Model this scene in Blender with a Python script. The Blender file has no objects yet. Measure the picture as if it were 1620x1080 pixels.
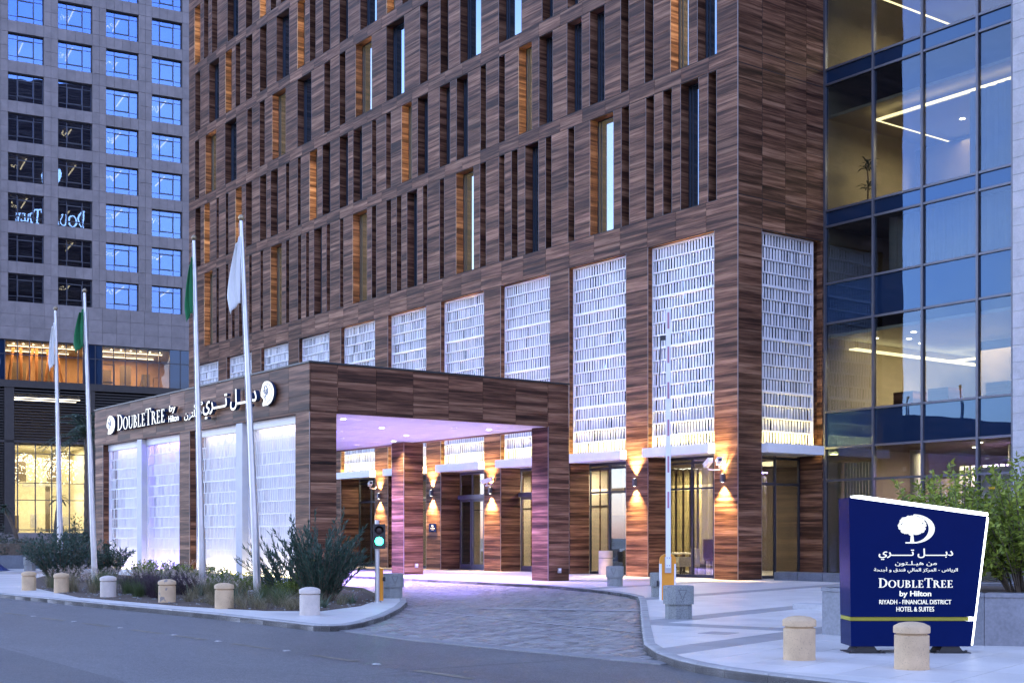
import bpy, bmesh, math, random
from mathutils import Matrix, Vector
RND = random.Random(11)
SC = bpy.context.scene
COL = SC.collection
PI = math.pi

# ------------------------------------------------------------------ camera
EYE = 1.4
FPX = 2081.0                      # focal length in pixels of a 1620 px wide frame
HOR = 848.0                       # horizon row in that frame
cam_d = bpy.data.cameras.new('camera')
cam = bpy.data.objects.new('camera', cam_d)
COL.objects.link(cam)
cam.location = (0, 0, EYE)
cam.rotation_euler = (PI / 2, 0, 0)
cam_d.sensor_width = 36.0
cam_d.lens = 36.0 * FPX / 1620.0
cam_d.shift_y = (HOR - 540.0) / 1620.0
cam_d.clip_start = 0.1
cam_d.clip_end = 3000
SC.camera = cam

# ------------------------------------------------------------------ sky
world = bpy.data.worlds.new('World')
SC.world = world
world.use_nodes = True
wn = world.node_tree.nodes
wl = world.node_tree.links
wn.clear()
sky = wn.new('ShaderNodeTexSky')
sky.sky_type = 'NISHITA'
sky.sun_disc = False
sky.sun_elevation = math.radians(-0.8)
sky.sun_rotation = math.radians(-40)
sky.ozone_density = 4.0
sky.air_density = 1.0
sky.dust_density = 0.3
bg = wn.new('ShaderNodeBackground')
bg.inputs['Strength'].default_value = 0.15
wo = wn.new('ShaderNodeOutputWorld')
tcw = wn.new('ShaderNodeTexCoord')
mpw = wn.new('ShaderNodeMapping'); mpw.inputs['Scale'].default_value = (1.0, 1.0, 2.6)
nzw = wn.new('ShaderNodeTexNoise'); nzw.inputs['Scale'].default_value = 2.3; nzw.inputs['Detail'].default_value = 7.0; nzw.inputs['Roughness'].default_value = 0.6; nzw.inputs['Distortion'].default_value = 0.4
mrw = wn.new('ShaderNodeMapRange')
for k, v in ((1, 0.36), (2, 0.66), (3, 0.30), (4, 0.80)): mrw.inputs[k].default_value = v
bww = wn.new('ShaderNodeRGBToBW')
clw = wn.new('ShaderNodeMix'); clw.data_type = 'RGBA'; clw.blend_type = 'MULTIPLY'; clw.inputs[0].default_value = 1.0
clw.inputs[7].default_value = (1.52, 1.73, 2.08, 1)      # thin high cloud: the sky's own brightness with less colour
mxw = wn.new('ShaderNodeMix'); mxw.data_type = 'RGBA'
wl.new(tcw.outputs['Generated'], mpw.inputs[0]); wl.new(mpw.outputs[0], nzw.inputs['Vector']); wl.new(nzw.outputs[0], mrw.inputs[0])
wl.new(sky.outputs[0], bww.inputs[0]); wl.new(bww.outputs[0], clw.inputs[6])
wl.new(mrw.outputs[0], mxw.inputs[0]); wl.new(sky.outputs[0], mxw.inputs[6]); wl.new(clw.outputs[2], mxw.inputs[7])
wl.new(mxw.outputs[2], bg.inputs[0])
wl.new(bg.outputs[0], wo.inputs[0])
SC.view_settings.view_transform = 'Standard'
SC.view_settings.look = 'None'
SC.view_settings.exposure = 6.4
SC.view_settings.gamma = 1.0
SC.view_settings.use_curve_mapping = False
SC.cycles.use_denoising = True
SC.cycles.max_bounces = 8
SC.cycles.diffuse_bounces = 3
SC.cycles.glossy_bounces = 4
SC.cycles.transparent_max_bounces = 10
SC.cycles.caustics_reflective = False
SC.cycles.caustics_refractive = False
SC.cycles.sample_clamp_indirect = 4.0

# ------------------------------------------------------------------ frames
HC = Vector((7.215, 42.0, 0))     # street corner of the hotel
HA = math.atan2(0.5937, 0.8046)
FR = Matrix.Translation(HC) @ Matrix.Rotation(HA, 4, 'Z')     # x = into the block, y = along the long front
BA = math.atan2(0.471, 0.882)
FB = Matrix.Translation((-39.1, 117.0, 0)) @ Matrix.Rotation(BA, 4, 'Z')
ID = Matrix.Identity(4)
ROOTM = {}                        # world matrix of each thing root
ORG = {}                          # origin inside its frame


def tag(o, label=None, cat=None, group=None, kind=None):
    if label: o['label'] = label
    if cat: o['category'] = cat
    if group: o['group'] = group
    if kind: o['kind'] = kind
    return o


def thing(name, label, cat, frame=ID, org=(0, 0, 0), rz=0.0, group=None):
    o = bpy.data.objects.new(name, None)
    o.empty_display_size = 0.2
    COL.objects.link(o)
    m = frame @ Matrix.Translation(org) @ Matrix.Rotation(rz, 4, 'Z')
    o.matrix_basis = m
    ROOTM[o.name] = m
    ORG[o.name] = Vector(org)
    return tag(o, label, cat, group)


class MB:
    def __init__(self):
        self.v, self.f, self.m, self.cur = [], [], [], 0

    def add(self, vs, fs):
        n = len(self.v)
        self.v += [tuple(p) for p in vs]
        for f in fs:
            self.f.append(tuple(i + n for i in f))
            self.m.append(self.cur)
        return self

    def box(self, x0, x1, y0, y1, z0, z1):
        return self.add([(x0, y0, z0), (x1, y0, z0), (x1, y1, z0), (x0, y1, z0), (x0, y0, z1), (x1, y0, z1), (x1, y1, z1), (x0, y1, z1)],
                        [(0, 3, 2, 1), (4, 5, 6, 7), (0, 1, 5, 4), (1, 2, 6, 5), (2, 3, 7, 6), (3, 0, 4, 7)])

    def obox(self, c, s, m=None):
        h = [x / 2 for x in s]
        vs = [Vector((a * h[0], b * h[1], d * h[2])) for d in (-1, 1) for a, b in ((-1, -1), (1, -1), (1, 1), (-1, 1))]
        if m is not None: vs = [m @ p for p in vs]
        c = Vector(c)
        return self.add([p + c for p in vs], [(0, 3, 2, 1), (4, 5, 6, 7), (0, 1, 5, 4), (1, 2, 6, 5), (2, 3, 7, 6), (3, 0, 4, 7)])

    def prism(self, poly, z0, z1, top=True, bottom=True):
        n = len(poly)
        a = sum(poly[i][0] * poly[(i + 1) % n][1] - poly[(i + 1) % n][0] * poly[i][1] for i in range(n))
        if a < 0: poly = list(reversed(poly))
        vs = [(x, y, z0) for x, y in poly] + [(x, y, z1) for x, y in poly]
        fs = [(i, (i + 1) % n, n + (i + 1) % n, n + i) for i in range(n)]
        if top: fs.append(tuple(range(n, 2 * n)))
        if bottom: fs.append(tuple(reversed(range(n))))
        return self.add(vs, fs)

    def tube(self, pts, rad, n=8, caps=True):
        pts = [Vector(p) for p in pts]
        if not isinstance(rad, (list, tuple)): rad = [rad] * len(pts)
        vs, fs = [], []
        for i, p in enumerate(pts):
            t = (pts[min(i + 1, len(pts) - 1)] - pts[max(i - 1, 0)]).normalized()
            ax = t.cross(Vector((0, 0, 1)))
            if ax.length < 1e-3: ax = t.cross(Vector((0, 1, 0)))
            ax.normalize()
            bx = t.cross(ax)
            for k in range(n):
                a = 2 * PI * k / n
                vs.append(p + ax * (rad[i] * math.cos(a)) + bx * (rad[i] * math.sin(a)))
        for i in range(len(pts) - 1):
            for k in range(n):
                fs.append((i * n + k, (i + 1) * n + k, (i + 1) * n + (k + 1) % n, i * n + (k + 1) % n))
        if caps:
            fs.append(tuple(range(n)))
            fs.append(tuple(reversed(range((len(pts) - 1) * n, len(pts) * n))))
        return self.add(vs, fs)

    def lathe(self, prof, n=24, c=(0, 0, 0)):
        vs, fs = [], []
        for r, z in prof:
            for k in range(n):
                a = 2 * PI * k / n
                vs.append((c[0] + r * math.cos(a), c[1] + r * math.sin(a), c[2] + z))
        for i in range(len(prof) - 1):
            for k in range(n):
                fs.append((i * n + k, i * n + (k + 1) % n, (i + 1) * n + (k + 1) % n, (i + 1) * n + k))
        fs.append(tuple(reversed(range(n))))
        fs.append(tuple(range((len(prof) - 1) * n, len(prof) * n)))
        return self.add(vs, fs)

    def mesh(self, name, mats, off=(0, 0, 0), smooth=False):
        me = bpy.data.meshes.new(name)
        ox, oy, oz = off
        me.from_pydata([(x - ox, y - oy, z - oz) for x, y, z in self.v], [], self.f)
        if not isinstance(mats, (list, tuple)): mats = [mats]
        for m in mats: me.materials.append(m)
        if len(mats) > 1: me.polygons.foreach_set('material_index', self.m)
        if smooth: me.polygons.foreach_set('use_smooth', [True] * len(me.polygons))
        me.update()
        return me

    def build(self, name, mats, parent=None, smooth=False, kind=None, frame=None, label=None):
        """parent given: coordinates are in the parent's frame (its origin is taken off)."""
        off = ORG[parent.name] if parent is not None and parent.name in ORG else (0, 0, 0)
        o = bpy.data.objects.new(name, self.mesh(name, mats, off, smooth))
        COL.objects.link(o)
        if parent is not None: o.parent = parent
        if frame is not None: o.matrix_basis = frame
        return tag(o, label=label, kind=kind)


def auto_smooth(o, ang=40):
    me = o.data
    me.polygons.foreach_set('use_smooth', [True] * len(me.polygons))
    bm = bmesh.new(); bm.from_mesh(me)
    for e in bm.edges:
        if len(e.link_faces) == 2 and e.calc_face_angle(0) > math.radians(ang): e.smooth = False
    bm.to_mesh(me); bm.free()
    return o


def copy_tree(root, loc, rz=0, label=None, group=None):
    r = root.copy(); COL.objects.link(r)
    r.location = loc; r.rotation_euler = (0, 0, rz)
    if label: r['label'] = label
    if group: r['group'] = group
    for ch in list(root.children):
        c = ch.copy(); COL.objects.link(c); c.parent = r
        for g in list(ch.children):
            d = g.copy(); COL.objects.link(d); d.parent = c
    return r


# ------------------------------------------------------------------ materials
class NT:
    def __init__(self, name):
        self.mat = bpy.data.materials.new(name)
        self.mat.use_nodes = True
        self.t = self.mat.node_tree
        self.t.nodes.clear()
        self.out = self.t.nodes.new('ShaderNodeOutputMaterial')

    def n(self, typ, ins=None, **props):
        nd = self.t.nodes.new(typ)
        for k, v in props.items(): setattr(nd, k, v)
        for k, v in (ins or {}).items():
            s = nd.inputs[k]
            if isinstance(v, bpy.types.NodeSocket): self.t.links.new(v, s)
            else: s.default_value = v
        return nd

    def math(self, op, a, b=0.0, clamp=False):
        nd = self.n('ShaderNodeMath', {0: a, 1: b}, operation=op); nd.use_clamp = clamp
        return nd.outputs[0]

    def ramp(self, fac, stops):
        nd = self.n('ShaderNodeValToRGB', {0: fac})
        cr = nd.color_ramp
        while len(cr.elements) < len(stops): cr.elements.new(0.5)
        for e, (p, c) in zip(cr.elements, stops):
            e.position = p; e.color = (*c, 1)
        return nd.outputs[0]

    def mix(self, fac, a, b, blend='MIX'):
        nd = self.n('ShaderNodeMix', data_type='RGBA', blend_type=blend)
        for s, v in ((nd.inputs[0], fac), (nd.inputs[6], a), (nd.inputs[7], b)):
            if isinstance(v, bpy.types.NodeSocket): self.t.links.new(v, s)
            else: s.default_value = v if s == nd.inputs[0] else (*v, 1)
        return nd.outputs[2]

    def done(self, shader):
        self.t.links.new(shader, self.out.inputs[0])
        return self.mat


def pos_r(t):
    r = t.math('ADD', t.n('ShaderNodeObjectInfo').outputs['Random'], t.math('MULTIPLY', t.n('ShaderNodeNewGeometry').outputs['Random Per Island'], 3.77))
    return t.math('FRACT', r)


def pbr(name, col, rough=0.6, metal=0.0, var=0.25, scale=3.0, bump=0.0, bscale=60.0, grain=0.0, spec=0.5, coord='Object', speck=None, isl=0.0):
    t = NT(name)
    tc = t.n('ShaderNodeTexCoord').outputs[coord] if coord != 'Position' else t.n('ShaderNodeNewGeometry').outputs['Position']
    n1 = t.n('ShaderNodeTexNoise', {'Vector': tc, 'Scale': scale, 'Detail': 6.0, 'Roughness': 0.6}).outputs[0]
    rnd = t.n('ShaderNodeObjectInfo').outputs['Random']
    dark = tuple(c * (1 - var) for c in col); lite = tuple(min(1, c * (1 + var)) for c in col)
    c = t.ramp(n1, [(0.3, dark), (0.7, lite)])
    if grain:
        n2 = t.n('ShaderNodeTexNoise', {'Vector': tc, 'Scale': bscale, 'Detail': 3.0}).outputs[0]
        c = t.mix(grain, c, t.ramp(n2, [(0.35, tuple(x * 0.45 for x in col)), (0.65, tuple(min(1, x * 1.5) for x in col))]))
    if speck:
        n3 = t.n('ShaderNodeTexNoise', {'Vector': tc, 'Scale': speck[0], 'Detail': 2.0}).outputs[0]
        c = t.mix(t.math('MULTIPLY', t.ramp(n3, [(speck[1], (0, 0, 0)), (speck[1] + 0.06, (1, 1, 1))]), speck[2]), c, speck[3])
    if isl:
        ri = t.math('ADD', t.math('MULTIPLY', pos_r(t), isl * 2), 1 - isl)
        c = t.mix(1.0, c, t.n('ShaderNodeCombineColor', {0: ri, 1: ri, 2: ri}).outputs[0], 'MULTIPLY')
    b = t.n('ShaderNodeBsdfPrincipled', {'Base Color': c, 'Roughness': rough, 'Metallic': metal, 'Specular IOR Level': spec})
    if bump:
        nb = t.n('ShaderNodeTexNoise', {'Vector': tc, 'Scale': bscale, 'Detail': 4.0}).outputs[0]
        bp = t.n('ShaderNodeBump', {'Height': nb, 'Strength': bump, 'Distance': 0.01}).outputs[0]
        t.t.links.new(bp, b.inputs['Normal'])
    return t.done(b.outputs[0])


def emit(name, col, strength):
    t = NT(name)
    return t.done(t.n('ShaderNodeEmission', {'Color': (*col, 1), 'Strength': strength}).outputs[0])


def wood_mat(name, tone=1.0):
    t = NT(name)
    pos = t.n('ShaderNodeNewGeometry')
    rot = t.n('ShaderNodeVectorRotate', {'Vector': pos.outputs['Position'], 'Angle': -HA}, rotation_type='Z_AXIS').outputs[0]
    sp = t.n('ShaderNodeSeparateXYZ', {0: rot})
    h = t.math('ADD', sp.outputs[0], sp.outputs[1])
    z = sp.outputs[2]
    r0 = t.math('ADD', t.n('ShaderNodeObjectInfo').outputs['Random'], t.math('MULTIPLY', pos.outputs['Random Per Island'], 3.77))
    r = t.math('FRACT', r0)
    r2 = t.math('FRACT', t.math('MULTIPLY', r, 17.31))
    def vec(sx, sz, o):
        return t.n('ShaderNodeCombineXYZ', {0: t.math('ADD', t.math('MULTIPLY', h, sx), t.math('MULTIPLY', r, o)),
                                            1: t.math('MULTIPLY', r2, 31.0), 2: t.math('MULTIPLY', z, sz)}).outputs[0]
    n1 = t.n('ShaderNodeTexNoise', {'Vector': vec(0.26, 6.0, 40.0), 'Scale': 1.0, 'Detail': 5.0, 'Roughness': 0.62, 'Distortion': 0.12}).outputs[0]
    n2 = t.n('ShaderNodeTexNoise', {'Vector': vec(1.1, 34.0, 11.0), 'Scale': 1.0, 'Detail': 4.0, 'Roughness': 0.7}).outputs[0]
    f = t.math('ADD', t.math('MULTIPLY', n1, 0.74), t.math('MULTIPLY', n2, 0.26))
    k = tone
    c = t.ramp(f, [(0.34, (0.016 * k, 0.008 * k, 0.0058 * k)), (0.44, (0.062 * k, 0.027 * k, 0.016 * k)),
                   (0.52, (0.150 * k, 0.070 * k, 0.041 * k)), (0.64, (0.31 * k, 0.170 * k, 0.103 * k))])
    tn = t.math('ADD', t.math('MULTIPLY', r2, 0.54), 0.74)
    cc = t.n('ShaderNodeCombineColor', {0: tn, 1: tn, 2: tn}).outputs[0]
    c = t.mix(1.0, c, cc, 'MULTIPLY')
    b = t.n('ShaderNodeBsdfPrincipled', {'Base Color': c, 'Roughness': t.math('ADD', t.math('MULTIPLY', n2, 0.25), 0.40), 'Specular IOR Level': 0.16})
    return t.done(b.outputs[0])


def glass_mat(name, refl, tint, refl_col=(0.9, 0.95, 1.0), rough=0.0, wav=0.0, opaque=None, glow=None):
    """window glass: a coated mirror share that rises at grazing angles over clear tinted (or opaque) glass"""
    t = NT(name)
    nrm = None
    if wav:
        p = t.n('ShaderNodeNewGeometry').outputs['Position']
        nz = t.n('ShaderNodeTexNoise', {'Vector': p, 'Scale': 0.55, 'Detail': 1.0}).outputs[0]
        nrm = t.n('ShaderNodeBump', {'Height': nz, 'Strength': 1.0, 'Distance': wav}).outputs[0]
    lw = t.n('ShaderNodeLayerWeight', {'Blend': 0.5}).outputs['Facing']
    fac = t.math('ADD', t.math('MULTIPLY', t.math('POWER', lw, 3.0), 0.75 * (1 - refl)), refl, True)
    g = t.n('ShaderNodeBsdfGlossy', {'Color': (*refl_col, 1), 'Roughness': rough})
    if nrm is not None: t.t.links.new(nrm, g.inputs['Normal'])
    if opaque is not None:
        base = t.n('ShaderNodeBsdfDiffuse', {'Color': (*opaque, 1)}).outputs[0]
    else:
        base = t.n('ShaderNodeBsdfTransparent', {'Color': (*tint, 1)}).outputs[0]
    if glow is not None:
        base = t.n('ShaderNodeAddShader', {0: base, 1: t.n('ShaderNodeEmission', {'Color': (*glow[0], 1), 'Strength': glow[1]}).outputs[0]}).outputs[0]
    return t.done(t.n('ShaderNodeMixShader', {0: fac, 1: base, 2: g.outputs[0]}).outputs[0])


# strengths are in scene units: about 0.06 shows as mid grey at this exposure
LS = 0.10
M = {}
M['wood'] = wood_mat('wood_grain_porcelain')
M['dark'] = pbr('shadow_gap_dark', (0.012, 0.012, 0.013), 0.8)
M['white'] = pbr('white_painted_metal', (0.78, 0.78, 0.80), 0.45, var=0.04)
M['soffit'] = pbr('white_soffit_paint', (0.50, 0.50, 0.46), 0.5, var=0.04, scale=1.0)
M['frame'] = pbr('anodised_dark_frame', (0.055, 0.06, 0.075), 0.38, 0.6, var=0.1)
M['mullion'] = pbr('grey_mullion', (0.11, 0.11, 0.13), 0.4, 0.5, var=0.1)
M['trim'] = pbr('aluminium_edge_trim', (0.24, 0.20, 0.19), 0.45, 0.3, var=0.1)
M['steel'] = pbr('brushed_galvanised_steel', (0.50, 0.52, 0.55), 0.33, 0.85, var=0.15, scale=2.0)
M['glass_dark'] = glass_mat('dark_window_glass', 0.26, (0.2, 0.25, 0.3), (0.62, 0.80, 1.0), opaque=(0.010, 0.018, 0.028))
M['glass_lit'] = glass_mat('lit_window_glass', 0.24, (0.2, 0.25, 0.3), (0.70, 0.84, 1.0), opaque=(0.03, 0.03, 0.025), glow=((0.9, 0.72, 0.38), 0.012 * LS))
M['glass_shop'] = glass_mat('clear_shop_glass', 0.10, (0.76, 0.75, 0.70))
M['glass_wing'] = glass_mat('coated_curtain_glass', 0.075, (0.66, 0.67, 0.62), (0.46, 0.62, 0.90), wav=0.010)
M['spandrel'] = glass_mat('blue_spandrel_glass', 0.085, (0, 0, 0), (0.42, 0.64, 0.96), wav=0.010, opaque=(0.008, 0.02, 0.05))
M['glass_tower'] = glass_mat('tower_window_glass', 0.46, (0.50, 0.50, 0.46), (0.17, 0.31, 0.66), wav=0.006)
M['led'] = emit('warm_led_strip', (1.0, 0.78, 0.24), 17.0 * LS)
M['led_amber'] = emit('amber_led_strip', (1.0, 0.78, 0.40), 1.9 * LS)
M['led_white'] = emit('cool_white_led', (0.85, 0.92, 1.0), 0.6 * LS)
M['letter'] = emit('white_lit_letter', (0.88, 0.94, 1.0), 0.22 * LS)
M['cove'] = emit('cove_light', (1.0, 0.84, 0.50), 0.5 * LS)
M['spotlight_lens'] = emit('downlight_lens', (1.0, 0.92, 0.78), 3.0 * LS)
M['blue_lens'] = emit('blue_downlight_lens', (0.10, 0.09, 1.0), 1.3 * LS)
M['green_lens'] = emit('green_signal_lens', (0.03, 1.0, 0.50), 2.2 * LS)
def asphalt(name, k):
    t = NT(name)
    pos = t.n('ShaderNodeNewGeometry').outputs['Position']
    rot = t.n('ShaderNodeVectorRotate', {'Vector': pos, 'Angle': 0.886}, rotation_type='Z_AXIS').outputs[0]    # x runs along the street
    def noi(v, sc, det, sx=1.0, sy=1.0, rough=.6):
        m = t.n('ShaderNodeMapping', {'Vector': v, 'Scale': (sx, sy, 1)}).outputs[0]
        return t.n('ShaderNodeTexNoise', {'Vector': m, 'Scale': sc, 'Detail': det, 'Roughness': rough}).outputs[0]
    big = noi(rot, .35, 4.0); track = noi(rot, 1.0, 3.0, .05, .9); speck = noi(pos, 55.0, 2.0, rough=.8); fine = noi(pos, 9.0, 5.0)
    f = t.math('ADD', t.math('MULTIPLY', big, .36), t.math('MULTIPLY', track, .34))
    f = t.math('ADD', f, t.math('MULTIPLY', fine, .30))
    c = t.ramp(f, [(.39, (.062 * k, .062 * k, .064 * k)), (.50, (.112 * k, .113 * k, .118 * k)), (.60, (.165 * k, .165 * k, .168 * k))])
    c = t.mix(.55, c, t.ramp(speck, [(.38, (.03 * k, .03 * k, .03 * k)), (.52, (.11 * k, .11 * k, .11 * k)), (.66, (.27 * k, .265 * k, .26 * k))]))
    vor = t.n('ShaderNodeTexVoronoi', {'Vector': t.n('ShaderNodeMapping', {'Vector': t.mix(.12, rot, t.n('ShaderNodeTexNoise', {'Vector': rot, 'Scale': 1.5, 'Detail': 4.0}).outputs[1]), 'Scale': (.5, .8, 1)}).outputs[0], 'Scale': .55}, feature='DISTANCE_TO_EDGE').outputs[0]
    crack = t.math('MULTIPLY', t.ramp(vor, [(.0, (1, 1, 1)), (.012, (0, 0, 0))]), t.ramp(big, [(.48, (0, 0, 0)), (.62, (.7, .7, .7))]))
    c = t.mix(crack, c, (.02, .02, .02))
    b = t.n('ShaderNodeBsdfPrincipled', {'Base Color': c, 'Roughness': t.math('ADD', t.math('MULTIPLY', track, .3), .34), 'Specular IOR Level': .4})
    bp = t.n('ShaderNodeBump', {'Height': speck, 'Strength': .5, 'Distance': .008}).outputs[0]
    t.t.links.new(bp, b.inputs['Normal'])
    return t.done(b.outputs[0])


def paver_mat(name, k):
    t = NT(name)
    g = t.n('ShaderNodeNewGeometry')
    r = g.outputs['Random Per Island']
    rot = t.n('ShaderNodeVectorRotate', {'Vector': g.outputs['Position'], 'Angle': -0.9273}, rotation_type='Z_AXIS').outputs[0]
    row = t.n('ShaderNodeTexNoise', {'Vector': t.n('ShaderNodeMapping', {'Vector': rot, 'Scale': (.35, 7.0, 1)}).outputs[0], 'Scale': 1.0, 'Detail': 2.0}).outputs[0]
    big = t.n('ShaderNodeTexNoise', {'Vector': rot, 'Scale': .7, 'Detail': 5.0}).outputs[0]
    f = t.math('ADD', t.math('MULTIPLY', r, .40), t.math('ADD', t.math('MULTIPLY', row, .35), t.math('MULTIPLY', big, .35)))
    c = t.ramp(f, [(.25, (.11 * k, .11 * k, .115 * k)), (.52, (.24 * k, .235 * k, .235 * k)), (.82, (.40 * k, .385 * k, .37 * k))])
    b = t.n('ShaderNodeBsdfPrincipled', {'Base Color': c, 'Roughness': t.math('ADD', t.math('MULTIPLY', r, .3), .32)})
    nb = t.n('ShaderNodeTexNoise', {'Vector': g.outputs['Position'], 'Scale': 40.0, 'Detail': 4.0}).outputs[0]
    t.t.links.new(t.n('ShaderNodeBump', {'Height': nb, 'Strength': .35, 'Distance': .01}).outputs[0], b.inputs['Normal'])
    return t.done(b.outputs[0])


M['asphalt'] = asphalt('road_asphalt', 1.0)
M['asphalt_dark'] = asphalt('patched_asphalt', 0.70)
M['cobble'] = paver_mat('grey_pavers', 0.84)
M['grout'] = pbr('dark_paving_grout', (0.13, 0.125, 0.12), 0.9, var=0.3, coord='Position')
M['tile'] = pbr('pale_paving_tile', (0.56, 0.54, 0.51), 0.45, var=0.10, scale=1.1, bump=0.08, bscale=50, grain=0.07, coord='Position')
M['tile_dark'] = pbr('dark_paving_band', (0.29, 0.285, 0.29), 0.5, var=0.15, scale=1.5, grain=0.1, coord='Position')
M['kerb'] = pbr('concrete_kerb', (0.31, 0.30, 0.29), 0.7, var=0.25, scale=2.5, bump=0.3, bscale=45, grain=0.15, coord='Position')
M['soil'] = pbr('bed_soil', (0.075, 0.05, 0.035), 0.95, var=0.5, scale=4, bump=1.0, bscale=30, grain=0.5, coord='Position')
M['paint'] = pbr('worn_road_paint', (0.155, 0.135, 0.10), 0.6, var=0.5, scale=6, coord='Position')
M['bollard'] = pbr('cream_cast_stone', (0.52, 0.37, 0.215), 0.75, var=0.14, scale=5, bump=0.25, bscale=120, speck=(90, 0.62, 0.6, (0.14, 0.11, 0.08)))
M['bollard_grey'] = pbr('pale_cast_stone', (0.54, 0.47, 0.41), 0.75, var=0.12, scale=5, bump=0.25, bscale=120, speck=(90, 0.64, 0.5, (0.2, 0.18, 0.16)))
M['concrete'] = pbr('speckled_grey_concrete', (0.25, 0.26, 0.25), 0.8, var=0.25, scale=4, bump=0.5, bscale=120, grain=0.5, speck=(70, 0.58, 0.7, (0.08, 0.08, 0.085)))
M['stone'] = pbr('tower_granite', (0.17, 0.15, 0.145), 0.6, var=0.20, scale=1.6, grain=0.12, bscale=20, coord='Position')
M['stone_white'] = pbr('pale_limestone', (0.44, 0.43, 0.43), 0.6, var=0.16, scale=2.5, grain=0.08, bscale=20, coord='Position')
M['louvre'] = pbr('bronze_louvre', (0.042, 0.038, 0.036), 0.5, 0.4, var=0.15)
M['navy'] = pbr('navy_sign_panel', (0.0018, 0.0090, 0.066), 0.22, var=0.05, spec=0.05)
M['yellow'] = pbr('yellow_sign_band', (0.30, 0.27, 0.012), 0.4, var=0.1)
M['orange'] = pbr('barrier_orange', (0.72, 0.27, 0.012), 0.42, var=0.06)
M['red_tape'] = pbr('faded_red_tape', (0.42, 0.20, 0.26), 0.5, var=0.15)
M['black'] = pbr('black_plastic', (0.02, 0.02, 0.021), 0.5)
M['granite'] = pbr('blue_grey_granite', (0.105, 0.12, 0.145), 0.55, var=0.25, scale=2.5, grain=0.25, bscale=25, coord='Position')
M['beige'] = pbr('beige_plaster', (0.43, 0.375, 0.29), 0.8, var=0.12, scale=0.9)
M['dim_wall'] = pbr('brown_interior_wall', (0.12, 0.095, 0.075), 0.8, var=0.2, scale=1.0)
M['slat'] = pbr('gold_slat', (0.30, 0.25, 0.12), 0.5, var=0.2)
M['leather'] = pbr('tan_leather', (0.20, 0.055, 0.022), 0.45, var=0.2)
M['cloth_white'] = pbr('off_white_fabric', (0.62, 0.60, 0.52), 0.9, var=0.06)
M['flag_white'] = pbr('white_flag_cloth', (0.72, 0.73, 0.70), 0.85, var=0.06)
M['flag_green'] = pbr('green_flag_cloth', (0.015, 0.16, 0.055), 0.85, var=0.15)
M['tarp'] = pbr('blue_tarpaulin', (0.012, 0.035, 0.16), 0.4, var=0.4, scale=8)
M['bark'] = pbr('bark', (0.11, 0.085, 0.06), 0.9, var=0.3, scale=14)
M['purple_backer'] = pbr('screen_backing_sheet', (0.70, 0.68, 0.74), 0.6, var=0.05)

M['led2'] = emit('warm_white_led', (1.0, 0.78, 0.36), 3.0 * LS)
M['led_violet'] = emit('violet_led_strip', (0.24, 0.16, 1.0), 12.0 * LS)
M['led_violet_dim'] = emit('dim_violet_led_strip', (0.50, 0.43, 1.0), 4.2 * LS)
M['led_pale'] = emit('pale_led_strip', (1.0, 0.90, 0.82), 2.6 * LS)
M['cove_tower'] = emit('tower_cove_light', (1.0, 0.86, 0.62), 0.7 * LS)
M['crystal'] = emit('chandelier_crystal', (1.0, 0.88, 0.62), 1.3 * LS)
M['sign_text'] = emit('lit_sign_text', (0.86, 0.93, 1.0), 0.16 * LS)
M['stone_p'] = pbr('tower_granite_panel', (0.200, 0.178, 0.172), 0.55, var=0.18, scale=1.2, grain=0.12, bscale=20, coord='Position', isl=0.10)
M['glass_warm'] = glass_mat('storey_glass', 0.09, (0.75, 0.72, 0.66), (0.66, 0.84, 1.0), wav=0.02)
M['orange_wood'] = pbr('orange_timber', (0.45, 0.20, 0.07), 0.6, var=0.15)
M['cream'] = pbr('cream_wall', (0.62, 0.58, 0.44), 0.8, var=0.10)
M['tile_p'] = pbr('paving_tile_piece', (0.58, 0.55, 0.52), 0.42, var=0.12, scale=0.9, bump=0.08, bscale=50, grain=0.07, coord='Position', isl=0.06)
M['navy_side'] = pbr('navy_letter_side', (0.012, 0.035, 0.10), 0.4, var=0.05)
M['concrete_dark'] = pbr('recessed_concrete', (0.15, 0.155, 0.15), 0.85, var=0.2)
M['bollard_stain'] = pbr('stained_cream_stone', (0.52, 0.37, 0.22), 0.75, var=0.12, scale=5, bump=0.25, bscale=120, speck=(7.0, 0.60, 0.85, (0.16, 0.155, 0.16)))
M['red_off'] = pbr('unlit_red_lens', (0.03, 0.012, 0.012), 0.3)
M['brass'] = pbr('weathered_brass', (0.30, 0.24, 0.15), 0.35, 0.8, var=0.2)
M['yellow_petal'] = pbr('yellow_petal', (0.75, 0.50, 0.04), 0.6, var=0.1)
M['gym_wall'] = pbr('terracotta_wall', (0.42, 0.27, 0.17), 0.8, var=0.2, scale=0.8)
M['sheer'] = pbr('sheer_curtain', (0.30, 0.31, 0.34), 0.9, var=0.06)
M['planter_granite'] = pbr('pale_blue_granite', (0.23, 0.24, 0.27), 0.5, var=0.22, scale=2.5, grain=0.2, bscale=25, coord='Position', isl=0.10)
M['grey_strip'] = pbr('worn_concrete_strip', (0.30, 0.295, 0.30), 0.7, var=0.3, scale=2.0, grain=0.2, coord='Position')
M['edge_stone'] = pbr('road_edge_stone', (0.20, 0.20, 0.205), 0.6, var=0.3, scale=2.0, grain=0.25, coord='Position')
M['letter_high'] = emit('bright_lit_letter', (0.86, 0.92, 1.0), 0.7 * LS)
M['rear_fin'] = pbr('shade_grey_rear_fin', (0.34, 0.345, 0.37), 0.6, var=0.2)  # slot shade is put into the colour of these rear vanes
M['post_paint'] = pbr('pale_grey_post_paint', (0.50, 0.51, 0.54), 0.5, var=0.06)


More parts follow.
